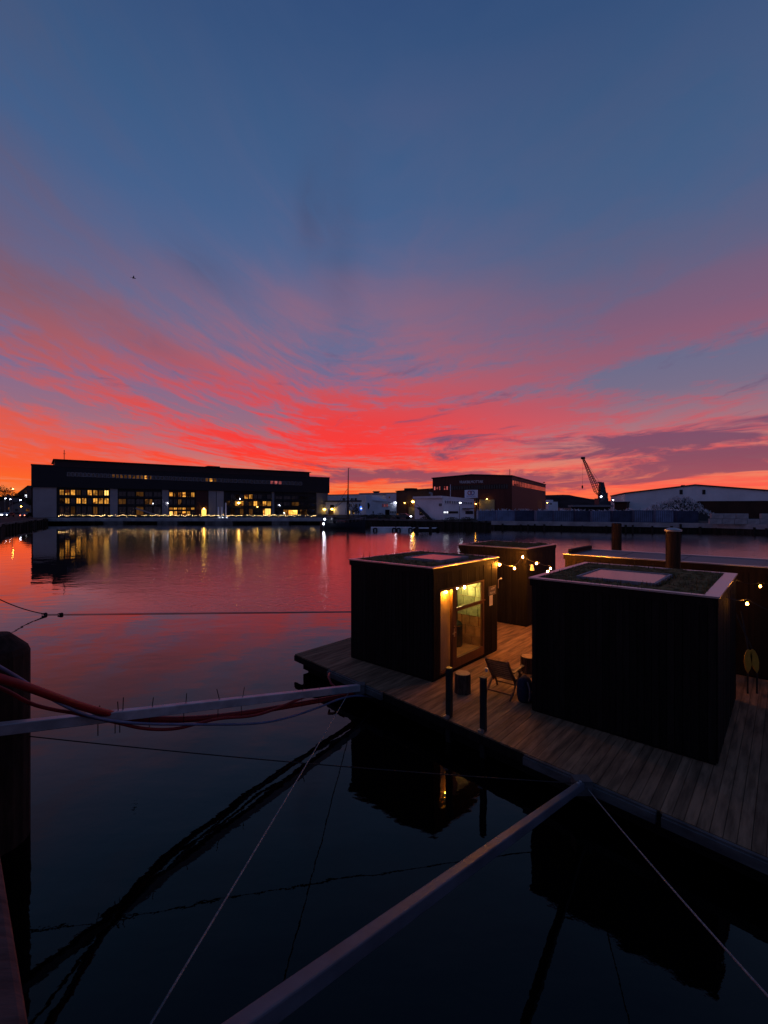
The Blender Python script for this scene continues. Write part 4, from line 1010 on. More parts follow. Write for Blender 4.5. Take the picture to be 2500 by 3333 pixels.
for px in (1191, 1207): window(fw2, w2, px, 1619, px + 4, 1624, 'glass_dark', off=.03, fw=.1)
for px in (1211, 1215, 1272, 1277, 1282, 1287): window(fw2, w2, px, 1664, px + 2.6, 1671, 'glass_dark', off=-.27, fw=.1)
window(fw2, w2, 1255, 1659, 1269, 1682, 'glass_dark', nx=3, off=-.25, name='gate')
window(fw2, w2, 1291, 1671, 1299, 1680, 'window_dim', off=-.25)
lamp_on(fw2, 1288, 1636, 'white lamp on the right end of the white wing cornice', 'lamp_white', .3)
# storey rising behind
fb = Facade(1170, 300, 1292, 285, GZ); b1 = fb.root('rear_office', 'pale upper storey with three lit windows rising behind the white wing', 'building')
MB().box(0, fb.L, 0, 12, 0, fb.xz(1230, 1606)[1]).build('wall', 'white_wall', b1)
MB().box(-.3, fb.L + .3, -.4, 12.4, fb.xz(1230, 1606)[1] + .01, fb.xz(1230, 1604)[1]).build('roof', 'frame_grey', b1)
for px in (1241, 1246, 1251): window(fb, b1, px, 1609, px + 4, 1613, 'window_white', fw=.1)
window(fb, b1, 1266, 1616, 1270, 1622, 'window_dim', fw=.1)
s0, z0 = fb.xz(1210, 1604); MB().box(s0, s0 + 3.2, 2, 4, z0, z0 + .5).box(s0 - .4, s0 + 3.6, 1.8, 4.2, z0 + .51, z0 + 1.1).build('roof_vent', 'far_dark', b1)
# brown shed with the yellow lamp
fs_ = Facade(1290, 205, 1420, 190, GZ); sh = fs_.root('brown_shed', 'brown shed with yellow lamp and roller door left of the red hall', 'building')
zs_ = fs_.xz(1290, 1600)[1]; ze_ = fs_.xz(1420, 1591)[1]
MB().prism_y([(0, 0), (fs_.L, 0), (fs_.L, ze_), (0, zs_)], 0, 16).build('wall', 'brown_far', sh)
MB().prism_y([(-.2, zs_ + .01), (fs_.L + .2, ze_ + .01), (fs_.L + .2, ze_ + .35), (-.2, zs_ + .35)], -.4, 16.4).build('roof', 'far_dark', sh)
s0, z0 = fs_.xz(1306, 1599); s1, z1 = fs_.xz(1330, 1588); MB().box(s0, s1, 2, 6, z0, z1).build('roof_unit', 'far_dark', sh)
slab(fs_, sh, 1331, 1650, 1352, 1690, -.15, -.02, 'roller_door', 'roller_door'); slab(fs_, sh, 1322, 1636, 1331, 1690, -.2, -.02, 'far_red', 'pier_wall')
lamp_on(fs_, 1344, 1633, 'bright yellow lamp on the brown shed over its roller door', 'lamp_yellow', .55, .8)
lamp_on(fs_, 1317, 1637, 'small yellow lamp at the left of the brown shed', 'lamp_yellow', .22, .5)
# ------------------------------------------------------------------ red hall
fh = Facade(1408, 163, 1665, 150, GZ); rh = fh.root('red_hall', 'big dark red industrial hall with lettering under the gable', 'building')
zl, za_, zr_ = fh.xz(1408, 1560)[1], fh.xz(1535, 1547)[1], fh.xz(1665, 1549)[1]; xa = fh.s_(1535); dep = 68
zl = zr_ = (zl + zr_) / 2; za_ = max(za_, zl + .8)
MB().prism_y([(0, 0), (fh.L, 0), (fh.L, zl), (xa, za_), (0, zl)], 0, dep).build('wall', 'red_wall', rh)
MB().prism_y([(-.3, zl + .02), (xa, za_ + .02), (fh.L + .3, zl + .02), (fh.L + .3, zl + .4), (xa, za_ + .4), (-.3, zl + .4)], -.3, dep + .3).build('roof', 'far_dark', rh)
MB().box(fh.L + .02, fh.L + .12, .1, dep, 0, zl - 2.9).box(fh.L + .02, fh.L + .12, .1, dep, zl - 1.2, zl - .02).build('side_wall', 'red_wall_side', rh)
for i in range(23):
    y0 = 1.0 + i * 2.85
    f_ = MB().box(fh.L + .02, fh.L + .16, y0 + 2.5, y0 + 2.8, zl - 2.88, zl - 1.22).build('side_window', 'frame_dark', rh)
    MB().box(fh.L + .02, fh.L + .10, y0, y0 + 2.5, zl - 2.86, zl - 1.24).build('pane', 'glass_sky', f_)
for i in range(30):
    px0 = lerp(1412, 1655, i / 30); px1 = lerp(1412, 1655, (i + .8) / 30); t = i / 30
    g = 'window_red' if i in (0, 1, 2, 4, 5) else ('glass_dark')
    window(fh, rh, px0, lerp(1583, 1575, t), px1, lerp(1596, 1591, t), g, fw=.12)
slab(fh, rh, 1560, 1626, 1610, 1668, -.2, -.02, 'roller_door', 'roller_door')
s0, z0 = fh.xz(1534, 1569)
letters('VRAKBILMOTTAK', 1.35, 'white_trim', rh, (s0, -.15, z0), (math.pi / 2, 0, 0), .06, sx=.78)
MB().bar((fh.L - 1, 2, zl), (fh.L - 1, 2, zl + 2.6), .15).build('roof_mast', 'far_dark', rh)
slab(fh, rh, 1543, 1624, 1556, 1690, -.6, -.02, 'brown_far', 'pier_wall')
lamp_on(fh, 1549, 1640, 'unseen warm lamp lighting the brown pier under the billboard', 'lamp_orange', .22, 1.2)  # unseen lamp, put here to cast warm light on the pier
lamp_on(fh, 1585, 1624, 'dim yellow lamp over the roller door of the red hall', 'lamp_yellow', .16, 1.0)
# billboard with two linked rings
fbb = Facade(1513, 128, 1555, 126, GZ); bb = fbb.root('billboard', 'white billboard with two linked rings above the white workshop roof', 'sign')
s1, z1 = fbb.xz(1555, 1594); s0, z0 = fbb.xz(1513, 1621); MB().box(s0, s1, -.1, .1, z0, z1).build('panel', 'white_trim', bb)
for s_ in (s0 + .4, s1 - .4): MB().bar((s_, .2, 0), (s_, .2, z0 + .3), .22).build('leg', 'far_dark', bb)
for i, (mm, dx_) in enumerate((('logo_red', -.42), ('logo_blue', .42))):
    rg = MB(); nn = 24; cx_, cz_ = (s0 + s1) / 2 + dx_, lerp(z0, z1, .63)
    rg.tube([(cx_ + .52 * math.cos(6.283 * k / nn), -.13, cz_ + .52 * math.sin(6.283 * k / nn)) for k in range(nn + 1)], .11, 6).build('ring', mm, bb)
letters('LECOMETALL', .55, 'logo_blue', bb, ((s0 + s1) / 2, -.115, lerp(z0, z1, .2)), (math.pi / 2, 0, 0), .01, sx=.8)
# ------------------------------------------------------------------ white workshop at the quay
fk = Facade(1350, 121, 1441, 112, GZ); fk2 = Facade(1441, 112, 1543, 127, GZ)
wk = fk.root('white_workshop', 'white two-storey workshop at the quay edge below the red hall', 'building')
zt = fk.xz(1400, 1622)[1]; zt_r = fk2.xz(1543, 1630)[1]
ang2 = fk2.ang - fk.ang; u2 = Vector((math.cos(ang2), math.sin(ang2))); L2 = fk2.L
c_ = Vector((fk.L, 0)); e_ = c_ + u2 * L2; back_ = Vector((-u2.y, u2.x)) * 12
MB().add([(0, 0, 0), (fk.L, 0, 0), (e_.x, e_.y, 0), (e_.x + back_.x, e_.y + back_.y, 0), (0, 14, 0), (0, 0, zt), (fk.L, 0, zt), (e_.x, e_.y, zt_r), (e_.x + back_.x, e_.y + back_.y, zt_r), (0, 14, zt)],
         [(0, 1, 6, 5), (1, 2, 7, 6), (2, 3, 8, 7), (3, 4, 9, 8), (4, 0, 5, 9)]).build('wall', 'white_wall', wk)
ov = .35
MB().add([(-ov, -ov, zt + .01), (fk.L, -ov * 1.4, zt + .01), (e_.x + .3, e_.y - ov, zt_r + .01), (e_.x + back_.x, e_.y + back_.y, zt_r + .01), (-ov, 14, zt + .01),
          (-ov, -ov, zt + .55), (fk.L, -ov * 1.4, zt + .55), (e_.x + .3, e_.y - ov, zt_r + .5), (e_.x + back_.x, e_.y + back_.y, zt_r + .5), (-ov, 14, zt + .55)],
         [(0, 1, 6, 5), (1, 2, 7, 6), (2, 3, 8, 7), (3, 4, 9, 8), (4, 0, 5, 9), (5, 6, 7, 8, 9), (4, 3, 2, 1, 0)]).build('roof', 'white_trim', wk)
w2r = bpy.data.objects.new('long_wall', None); COL.objects.link(w2r); w2r.parent = wk; w2r.location = (fk.L, 0, 0); w2r.rotation_euler = (0, 0, ang2)
for i in range(16):
    px = lerp(1447, 1538, i / 16); t = i / 16
    window(fk2, w2r, px, lerp(1628, 1634, t), px + 4.6, lerp(1640, 1643, t), 'glass_dark' if i not in (3, 9) else 'window_dim', frame='white_trim', fw=.12)
for i in range(9):
    px = 1443 + i * 5.4; window(fk2, w2r, px, 1664, px + 4, 1671, 'window_white' if i < 3 else 'glass_dark', fw=.06)
for i in range(5):
    px = 1515 + i * 5; window(fk2, w2r, px, 1663, px + 4, 1673, 'glass_dark', fw=.06)
s0, z0 = fk2.xz(1505, 1654); MB().box(s0, s0 + 5, -1.0, -.02, z0 - .2, z0).build('canopy', 'frame_dark', w2r)
window(fk, wk, 1366, 1662, 1378, 1677, 'glass_dark', nx=2, ny=2)
window(fk, wk, 1430, 1639, 1438, 1647, 'frame_grey', fw=.08)
s0, z0 = fk.xz(1356, 1652); s1, z1 = fk.xz(1370, 1652); s2, z2 = fk.xz(1412, 1692)
MB().bar((s0, -.9, z0), (s1, -.9, z1), 1.0, .12).bar((s1, -.9, z1), (s2, -.9, z2), 1.0, .14).bar((s1, -1.4, z1 + .9), (s2, -1.4, z2 + .9), .06).bar((s0, -1.4, z0 + .9), (s1, -1.4, z1 + .9), .06).build('outside_stair', 'frame_dark', wk)
s0, z0 = fk.xz(1395, 1616); MB().tube([(s0, 1, zt), (s0, 1, zt + 1.3), (s0 - .5, .6, zt + 1.4)], .3, 8).build('chimney', 'frame_grey', wk)
s0, _ = fk.xz(1444, 1600); MB().bar((fk.L - .5, 3, zt), (fk.L - .5, 3, zt + 3.4), .10).build('flag_mast', 'white_trim', wk)
# ------------------------------------------------------------------ containers on the right quay
def container(px0, px1, d, h, matn, label):
    w = (px1 - px0) / F * d; root = thing('container', label, 'container', (X_(px0, d), d, GZ + .004), -.02, 'blue containers on the right quay')
    MB().box(.06, w - .06, .05, 2.3, .12, h - .06).build('body', matn, root)
    n = max(int(w / .42), 3); rib = MB()
    for i in range(n): x = .1 + (w - .2) * (i + .5) / n; rib.box(x - .09, x + .09, -.03, .045, .14, h - .08)
    rib.build('ribs', matn, root)
    ld = MB(); r9 = random.Random(int(px0))
    for i in range(26):
        q = Vector((r9.uniform(.2, w - .2), r9.uniform(.2, 2.1), h - .1)); ld.bar(q, q + Vector((r9.gauss(0, .35), r9.gauss(0, .3), r9.uniform(.1, .6))), r9.uniform(.03, .10), r9.uniform(.02, .12))
    ld.build('scrap_load', 'scrap', root)
    MB().box(0, .10, -.04, 2.36, 0, h).box(w - .10, w, -.04, 2.36, 0, h).box(.10, w - .10, -.04, .05, h - .14, h).box(.10, w - .10, -.04, .05, 0, .12).build('frame', matn, root)
for i, (a_, b_, d_, h_, m_, lab) in enumerate((
        (1557, 1614, 105, 2.35, 'container_blue', 'blue ribbed container beside the white workshop, first in the row'), (1617, 1677, 104, 2.4, 'container_blue', 'pale blue ribbed container, second from the white workshop'),
        (1680, 1744, 103, 2.4, 'container_navy', 'dark navy container, third from the white workshop'), (1747, 1801, 101, 2.4, 'container_blue', 'blue ribbed container, fourth from the white workshop'),
        (1804, 1870, 100, 2.4, 'container_blue', 'blue ribbed container, fifth from the white workshop'), (1873, 1924, 99, 2.35, 'container_navy', 'dark navy container below the flat shed roof'),
        (1927, 1991, 98, 2.35, 'container_blue', 'blue container below the harbour crane'), (1994, 2061, 97, 2.4, 'container_navy', 'dark container left of the white hall corner'),
        (2064, 2131, 96, 2.5, 'container_blue', 'blue container in front of the left end of the white hall'), (2134, 2200, 95, 2.5, 'container_blue', 'blue container in front of the scrap heap'),
        (2203, 2272, 94, 2.4, 'container_navy', 'dark navy container at the right end of the row'))):
    container(a_, b_, d_, h_, m_, lab)
# concrete block wall
bw = thing('block_wall', 'pale concrete block wall on the right quay by the frame edge', 'wall', (X_(2318, 85), 85.6, GZ + .004), -.30)
blk = None; rr = random.Random(3)
for row in range(2):
    for i in range(9):
        x0 = i * 1.95 + (.0 if row == 0 else .25)
        if row == 1 and i == 3: continue
        o = MB().box(.02, 1.92, 0, .9, .015, .98).build('block', 'concrete', bw, bevel=.05)
        o.location = (x0, rr.uniform(-.08, .08), row * 1.0)
# scrap heap
sp = thing('scrap_heap', 'tangled pale heap of scrap behind the containers before the white hall', 'scrap heap', (X_(2190, 112), 112, GZ))
mb, mb2 = MB(), MB(); rr = random.Random(12)
def heap_h(x): return 3.0 * math.exp(-((x + 3.5) / 5) ** 2) + 4.6 * math.exp(-((x - 3.2) / 4.6) ** 2)
nn = 30; vs = []
for i in range(nn + 1):
    for j in range(7):
        x = lerp(-11, 11, i / nn); y = lerp(-3.5, 3.5, j / 6); vs.append((x, y, max(heap_h(x) * (1 - (y / 3.9) ** 2) + rr.uniform(-.3, .3), 0) if j not in (0, 6) else 0))
mb2.add(vs, [(i * 7 + j, (i + 1) * 7 + j, (i + 1) * 7 + j + 1, i * 7 + j + 1) for i in range(nn) for j in range(6)]).build('core', 'scrap_dark', sp)
for i in range(1900):
    x = rr.uniform(-10, 9.5); y = rr.uniform(-3, 2.6); z = heap_h(x) * (1 - (y / 3.9) ** 2) + rr.uniform(-.2, .25)
    if z < .1: continue
    dv = Vector((rr.gauss(0, .5), rr.gauss(0, .4), rr.gauss(.6, .5))).normalized() * rr.uniform(.25, .9); p = Vector((x, y, z))
    mb.bar(p, p + dv, rr.uniform(.03, .09), rr.uniform(.02, .14))
o = mb.build('scrap_pieces', 'scrap', sp); o['kind'] = 'stuff'
# ------------------------------------------------------------------ white hall on the right
fg = Facade(2035, 142, 2560, 128, GZ); wh = fg.root('white_hall', 'wide white gabled hall at the right edge behind the scrap heap', 'building')
ze, za2, zr2 = fg.xz(2035, 1607)[1], fg.xz(2262, 1580)[1], fg.xz(2560, 1603)[1]; xa = fg.s_(2262)
zbm = fg.xz(2300, 1631)[1]
MB().prism_y([(0, zbm), (fg.L, zbm), (fg.L, zr2), (xa, za2), (0, ze)], 0, 40).build('wall', 'hall_white', wh)
MB().prism_y([(-.3, ze + .01), (xa, za2 + .01), (fg.L + .3, zr2 + .01), (fg.L + .3, zr2 + .35), (xa, za2 + .35), (-.3, ze + .35)], -.4, 40).build('roof', 'far_dark', wh)
x0 = fg.s_(2268); MB().box(x0, fg.L, .25, 39.5, 0, zbm - .01).build('lower_wall', 'hall_brown', wh); MB().box(0, x0 - .02, .02, 39.5, 0, zbm - .01).build('lower_wall', 'hall_white', wh)
for i in range(1, 9): x = fg.L * i / 9; MB().box(x - .05, x + .05, -.05, -.002, zbm, min(lerp(ze, za2, x / xa) if x < xa else lerp(za2, zr2, (x - xa) / (fg.L - xa)), 99) - .1).build('panel_joint', 'hall_white', wh)
for px in (2212, 2286):
    w_ = window(fg, wh, px, 1594, px + 10, 1609, 'frame_dark', fw=.15, name='louvre')
s0, z0 = fg.xz(2220, 1584); MB().box(s0, s0 + .9, .5, 1.4, z0, z0 + .5).build('roof_vent', 'far_dark', wh)
# small things between the halls
ff = Facade(1868, 128, 1992, 126, GZ); fd = ff.root('flat_shed', 'low shed with long pale flat roof behind the containers', 'building')
zf = ff.xz(1930, 1650)[1]
MB().box(.4, ff.L - .4, .5, 6, 0, zf - .02).build('wall', 'far_dark', fd)
MB().prism_y([(-.3, zf), (ff.L + .3, zf), (ff.L + .3, zf + .55), (-.3, zf + .55)], -.5, 7).build('roof', 'far_grey2', fd)
fe = Facade(2000, 140, 2040, 138, GZ); bd = fe.root('brown_hut', 'small brown hut beside the left corner of the white hall', 'building')
zf = fe.xz(2020, 1636)[1]; MB().box(0, fe.L, 0, 5, 0, zf).build('wall', 'hall_brown', bd); MB().box(-.4, fe.L + .2, -.5, 5.3, zf + .01, zf + .3).build('roof', 'far_dark', bd)
fx = Facade(1786, 260, 1816, 262, GZ); wb = fx.root('white_block', 'small white stepped block right of the red hall below the hill', 'building')
MB().box(0, fx.L, 0, 5, 0, fx.xz(1800, 1633)[1]).box(1.2, fx.L * .55, .5, 4, fx.xz(1800, 1633)[1] + .01, fx.xz(1800, 1627)[1]).build('wall', 'white_wall', wb)
window(fx, wb, 1790, 1638, 1796, 1642, 'glass_dark', fw=.1)
street_lamp(1780, 200, 1636, 'warm lamp at the right end of the red hall', 'lamp_yellow', arm=.2)
street_lamp(1767, 190, 1571, 'tall thin mast at the back corner of the red hall roof', 'frame_dark', arm=.5)
# ------------------------------------------------------------------ harbour crane
cd = 230; cr = thing('harbour_crane', 'dark harbour crane with red lattice boom raised to the left', 'crane', (X_(1957, cd), cd, GZ))
k_ = cd / F
def cz(py): return H - (py - HY) * k_ - GZ
def cx2(px): return (px - 1957) * k_
MB().box(cx2(1944), cx2(1974), -2, 3, 0, cz(1622)).build('portal', 'crane_blue', cr)
MB().add([(cx2(1951), -1.6, cz(1622)), (cx2(1973), -1.6, cz(1622)), (cx2(1963), -1.0, cz(1570)), (cx2(1952.5), -1.0, cz(1570)), (cx2(1951), 1.8, cz(1622)), (cx2(1973), 1.8, cz(1622)), (cx2(1963), 1.0, cz(1570)), (cx2(1952.5), 1.0, cz(1570))],
         [(0, 1, 2, 3), (5, 4, 7, 6), (1, 5, 6, 2), (4, 0, 3, 7), (3, 2, 6, 7)]).build('tower', 'crane_blue', cr)
MB().box(cx2(1966), cx2(1974), -1.5, 1.5, cz(1622), cz(1604)).box(cx2(1947), cx2(1956), -1, 1, cz(1573), cz(1569)).box(cx2(1962), cx2(1968), -1, 1, cz(1591), cz(1587)).build('machine_house', 'crane_blue', cr)
MB().box(cx2(1944), cx2(1951), -2.4, -1, cz(1624), cz(1614)).build('cab', 'crane_blue', cr)
MB().lathe([(.05, .3), (.35, .1), (.35, -.1), (.05, -.3)], 8, (cx2(1949), -2.7, cz(1617))).build('floodlight', 'lamp_white', cr); 
A1, B1 = Vector((cx2(1950), 0, cz(1612))), Vector((cx2(1898), 0, cz(1492)))
boom = MB(); ax = (B1 - A1).normalized(); sd = Vector((ax.z, 0, -ax.x)); N2 = 16
def half(t): return lerp(.35, 1.15, min(t / .12, 1)) if t < .12 else lerp(1.15, .30, (t - .12) / .88)
prev = None
for i in range(N2 + 1):
    t = i / N2; c = A1.lerp(B1, t); h = half(t); ring = [c + sd * h + Vector((0, h, 0)), c - sd * h + Vector((0, h, 0)), c - sd * h - Vector((0, h, 0)), c + sd * h - Vector((0, h, 0))]
    for a_ in range(4): boom.bar(ring[a_], ring[(a_ + 1) % 4], .12)
    if prev:
        for a_ in range(4): boom.bar(prev[a_], ring[a_], .20); boom.bar(prev[a_], ring[(a_ + 1) % 4], .11)
    prev = ring
boom.build('boom', 'crane_red', cr)
MB().box(B1.x - .9, B1.x + .8, -.6, .6, B1.z - .4, B1.z + .7).build('boom_head', 'far_dark', cr)
MB().bar(B1, (B1.x - .35, 0, cz(1583)), .06).build('hoist_rope', 'far_dark', cr)
MB().lathe([(.1, .9), (.42, .5), (.42, -.4), (.08, -1.0)], 8, (B1.x - .35, 0, cz(1585))).build('hook', 'far_dark', cr)
MB().bar(B1 + Vector((.2, 0, .2)), (cx2(1953), 0, cz(1571)), .07).bar(A1.lerp(B1, .5), (cx2(1953), 0, cz(1571)), .07).build('boom_stay', 'far_dark', cr)
# ------------------------------------------------------------------ hills on the horizon
def hill(name, pts, d, dep=500):
    vs = []; n = len(pts)
    for px, py in pts: vs.append((X_(px, d), d, -2))
    for px, py in pts: vs.append((X_(px, d), d + 150, H - (py - HY) / F * (d + 150)))
    for px, py in pts: vs.append((X_(px, d), d + dep, -2))
    fs = [(i, i + 1, i + 1 + n, i + n) for i in range(n - 1)] + [(i + n, i + 1 + n, i + 1 + 2 * n, i + 2 * n) for i in range(n - 1)]
    structure(MB().add(vs, fs).build(name, 'hill_green', None, smooth=False))
hill('hills', [(1500, 1645), (1700, 1622), (1760, 1614), (1800, 1612), (1850, 1611), (1890, 1610), (1915, 1611), (1935, 1615), (1960, 1619), (1985, 1623), (2010, 1625), (2035, 1629), (2080, 1632), (2200, 1636), (2500, 1640), (2900, 1640)], 1500)
hill('hills', [(-900, 1640), (-300, 1622), (-100, 1612), (0, 1616), (60, 1622), (110, 1628), (300, 1636), (800, 1641), (1200, 1641), (1500, 1645)], 1100)
# ------------------------------------------------------------------ bushes and bare trees on the middle quay
def bare_tree(px, d, h, w, label, seed, n=26):
    rr = random.Random(seed); root = thing('bare_tree', label, 'tree', (X_(px, d), d, GZ), 0, 'bare trees by the white building')
    MB().tube([(0, 0, -.1), (.05, 0, h * .35), (.0, 0, h * .6)], [.12, .09, .05], 6).build('trunk', 'twig', root)
    mb = MB()
    for i in range(n):
        a_ = rr.uniform(0, 6.28); z_ = h * rr.uniform(.25, .6); l = w * rr.uniform(.3, .55); e = Vector((math.cos(a_) * l, math.sin(a_) * l, z_ + h * rr.uniform(.15, .4)))
        m_ = Vector((0, 0, z_)).lerp(e, .5) + Vector((0, 0, .15)); mb.tube([(0, 0, z_), m_, e], [.05, .035, .012], 4)
        for j in range(3):
            s = m_.lerp(e, rr.random()); mb.tube([s, s + Vector((rr.uniform(-.6, .6), rr.uniform(-.6, .6), rr.uniform(.1, .7)))], [.02, .008], 3)
    mb.build('crown', 'twig', root)
bare_tree(1150, 140, 4.6, 4.0, 'bare tree before the lit ground floor of the white building', 4)
bare_tree(1166, 139, 3.8, 3.6, 'bare tree just left of the blue sign post', 5)
def bush(px, d, h, w, label, seed, n=420):
    rr = random.Random(seed); root = thing('bush', label, 'bush', (X_(px, d), d, GZ), 0, 'dark bushes along the middle quay')
    st = MB(); mb = MB()
    for i in range(9):
        a_ = rr.uniform(0, 6.28); st.tube([(0, 0, -.05), (math.cos(a_) * w * .35, math.sin(a_) * w * .3, h * .8)], [.04, .01], 4)
    st.build('stems', 'twig', root)
    for i in range(n):
        x = rr.gauss(0, .26) * w; y = rr.gauss(0, .2) * w; z = h * rr.random() ** .8 * max(.3, 1 - (x / w / .62) ** 2); s = rr.uniform(.06, .16)
        a_ = Vector((rr.uniform(-1, 1), rr.uniform(-1, 1), rr.uniform(-.3, 1))).normalized() * s; b_ = a_.orthogonal().normalized() * s * .5; p = Vector((x, y, z))
        mb.add([p - a_, p + b_, p + a_, p - b_], [(0, 1, 2, 3)])
    mb.build('foliage', 'leaf_dark', root)
for i, (px, h_, w_, lab) in enumerate(((1190, 1.1, 3.4, 'low dark bush under the blue sign'), (1214, 1.3, 3.4, 'dark bush below the carved corner tower'), (1238, 1.6, 3.6, 'taller dark bush before the white wing'), (1262, 1.2, 3.4, 'dark bush before the gate of the white wing'),
                                        (1386, .9, 3.2, 'low dark bush at the foot of the workshop stair'), (1470, .8, 4.0, 'low weeds before the middle of the workshop wall'), (1520, .9, 4.0, 'low weeds before the right end of the workshop'))):
    bush(px, lerp(126, 106, (px - 1190) / 330), h_, w_, lab, 30 + i)
# ------------------------------------------------------------------ sailing boat
bt = thing('sailing_boat', 'dark sailing boat with one tall mast moored before the white building', 'boat', (X_(1112, 104), 104, 0), math.radians(-14))
hl = MB(); st_ = []; nS = 13
for i in range(nS):
    t = i / (nS - 1); x = lerp(-5.2, 5.6, t); b_ = 1.55 * (math.sin(math.pi * min(max(t * .92 + .06, 0), 1)) ** .55) if 0 < i < nS - 1 else .08
    sh_ = 1.15 + .75 * (abs(t - .45) / .55) ** 2
    st_.append([(x, -b_, sh_), (x, -b_ * .85, .25), (x, -b_ * .35, -.5), (x, 0, -.7), (x, b_ * .35, -.5), (x, b_ * .85, .25), (x, b_, sh_)])
vs = [p for s in st_ for p in s]
hl.add(vs, [(i * 7 + j, (i + 1) * 7 + j, (i + 1) * 7 + j + 1, i * 7 + j + 1) for i in range(nS - 1) for j in range(6)]); hl.build('hull', 'boat_hull', bt, smooth=True)
MB().add([p for s in st_ for p in ((s[0][0], s[0][1] * .97, s[0][2] - .12), (s[6][0], s[6][1] * .97, s[6][2] - .12))], [(2 * i, 2 * i + 2, 2 * i + 3, 2 * i + 1) for i in range(nS - 1)]).build('boat_deck', 'boat_deck', bt)
hs = MB().box(-4.0, -1.6, -.95, .95, 1.1, 2.7).build('wheelhouse', 'boat_hull', bt, bevel=.06)
for x in (-3.6, -2.9, -2.2): MB().box(x - .25, x + .25, -.975, -.945, 1.9, 2.45).build('window', 'glass_dark', hs)
MB().box(-1.2, 1.0, -.7, .7, 1.1, 1.65).build('deckhouse', 'boat_hull', bt, bevel=.05)
mz = H - (1524 - HY) / F * 104
mx = (X_(1133, 104) - X_(1112, 104)) / math.cos(math.radians(14))
MB().tube([(mx, 0, .6), (mx, 0, 7.2)], [.22, .19], 10).build('mast', 'mast_wood', bt)
MB().tube([(mx + .03, .0, 7.21), (mx + .10, 0, mz)], [.14, .09], 8).bar((mx + .10, 0, mz), (mx + .55, 0, mz - .05), .07).bar((mx + .5, 0, mz - .05), (mx + .5, 0, mz - .5), .05).build('topmast', 'mast_wood', bt)
MB().tube([(mx - .2, 0, 2.0), (mx - 4.8, 0, 2.3)], [.10, .07], 8).build('boom', 'mast_wood', bt)
MB().tube([(mx - .2, 0, 2.22), (mx - 2.4, 0, 2.42), (mx - 4.5, 0, 2.5)], [.14, .2, .1], 8).build('furled_sail', 'boat_deck', bt)
rg = MB()
for s in (-1.4, 1.4):
    for dx_ in (-.5, 0, .5): rg.tube([(mx + dx_, s, 1.2), (mx, 0, 7.2)], .045, 4)
    rg.tube([(mx, s * .4, 5.5), (mx + .05, 0, mz - 1.5)], .02, 4)
rg.tube([(5.5, 0, 1.9), (mx, 0, 7.1)], .045, 4).tube([(-5.0, 0, 1.9), (mx, 0, 7.0)], .05, 4).tube([(-3.2, .6, 2.7), (mx, 0, 9.0)], .04, 4).build('rigging', 'plastic_black', bt)
for i in range(9):
    z_ = 7.6 + i * .5; MB().bar((mx - .35, 0, z_), (mx + .05, 0, z_), .03).build('mast_step', 'plastic_black', bt)
pr = MB().tube([(s[0][0], s[0][1], s[0][2] + .7) for s in st_], .03, 4).tube([(s[6][0], s[6][1], s[6][2] + .7) for s in st_], .03, 4)
for s in st_: pr.bar(s[0], (s[0][0], s[0][1], s[0][2] + .7), .03); pr.bar(s[6], (s[6][0], s[6][1], s[6][2] + .7), .03)
pr.build('boat_rail', 'frame_grey', bt)
for px, py, lab in ((1057, 1690, 'white deck lamp at the stern of the sailing boat'), (1053, 1705, 'low white lamp at the water beside the sailing boat')):
    q = P(px, py, 101.5); lr = thing('boat_lamp', lab, 'lamp', tuple(q))
    MB().lathe([(.03, .2), (.16, .08), (.16, -.08), (.03, -.2)], 8).build('lamp_bulb', 'lamp_white', lr, smooth=True); MB().bar((0, .1, -.9), (0, .1, .2), .06).build('stand', 'frame_grey', lr)
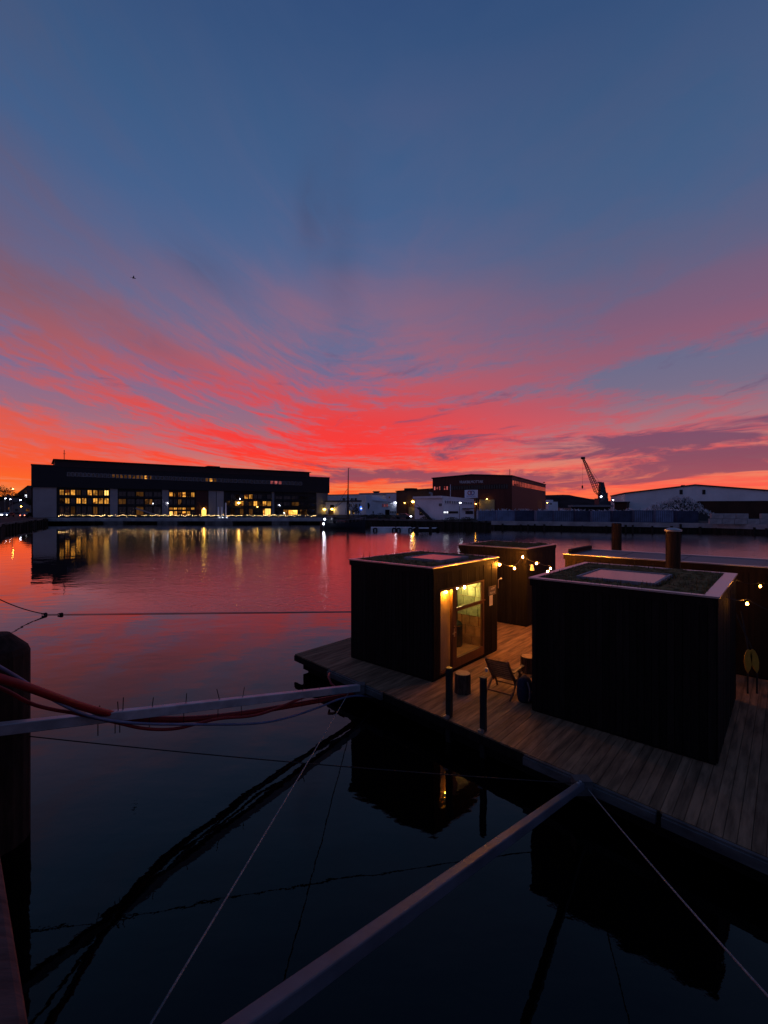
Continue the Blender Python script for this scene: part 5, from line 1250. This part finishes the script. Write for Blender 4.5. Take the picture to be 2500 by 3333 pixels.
# ------------------------------------------------------------------ floating pontoons with tyres, and their piles
for i, (p0, p1, lab) in enumerate(((1207, 1288, 'pale floating pontoon with tyres right of the sailing boat'), (1291, 1344, 'short pale floating pontoon in the middle of the group'), (1347, 1432, 'thin pale floating pontoon before the workshop quay'))):
    d = 93; pr_ = thing('pontoon', lab, 'pontoon', (X_(p0, d), d, 0), 0, 'floating pontoons'); w = (p1 - p0) / F * d; ht = .68 if i < 2 else .55
    MB().box(0, w, 0, 2.2, -.4, ht - .13).build('float', 'pontoon_white' if i < 2 else 'wet_timber', pr_, bevel=.08)
    for jx in range(int(w / .5)): MB().box(jx * .5 + .01, jx * .5 + .48, -.06, 2.26, ht - .12, ht).build('plank', 'pontoon_white', pr_)
    for tx in ((.9, w - .3) if i == 0 else (.4, w - .5)):
        ty = MB(); nn = 14
        for k in range(nn):
            a0 = 6.283 * k / nn
            for q in range(6): b0 = 6.283 * q / 6; rr2 = .34 + .13 * math.cos(b0); ty.v.append((tx + rr2 * math.cos(a0), -.16 + .11 * math.sin(b0), .18 + rr2 * math.sin(a0)))
        ty.f += [(k * 6 + q, ((k + 1) % nn) * 6 + q, ((k + 1) % nn) * 6 + (q + 1) % 6, k * 6 + (q + 1) % 6) for k in range(nn) for q in range(6)]
        ty.build('tyre_fender', 'tyre', pr_, smooth=True)
for px, pt, lab in ((1358, 1712, 'dark wooden pile left of two in front of the pontoons'), (1401, 1714, 'dark wooden pile right of two in front of the pontoons')):
    q = P(px, pt, 90); pile('harbour_pile', lab, q.x, q.y, q.z, .30, 'wet_timber', prof=[(.30, -1.5), (.30, q.z - .1), (.2, q.z)])
# ------------------------------------------------------------------ a bird in the sky
bp_ = P(435, 905, 60); bd_ = thing('flying_bird', 'small dark bird flying in the left part of the sky', 'bird', tuple(bp_), math.radians(30))
mb = MB(); mb.tube([(-.22, 0, 0), (-.1, 0, .02), (.08, 0, .02), (.2, 0, .0), (.28, 0, -.01)], [.01, .06, .07, .045, .01], 8)
mb.add([(.06, .04, .03), (-.08, .04, .03), (-.06, .26, .16), (.05, .28, .17), (-.10, .58, .06)], [(0, 1, 2, 3), (3, 2, 4)])
mb.add([(.06, -.04, .03), (-.08, -.04, .03), (-.06, -.26, .16), (.05, -.28, .17), (-.10, -.58, .06)], [(1, 0, 3, 2), (2, 3, 4)])
mb.add([(-.2, 0, .0), (-.34, .08, 0), (-.34, -.08, 0)], [(0, 1, 2)])
mb.build('body', 'bird', bd_)
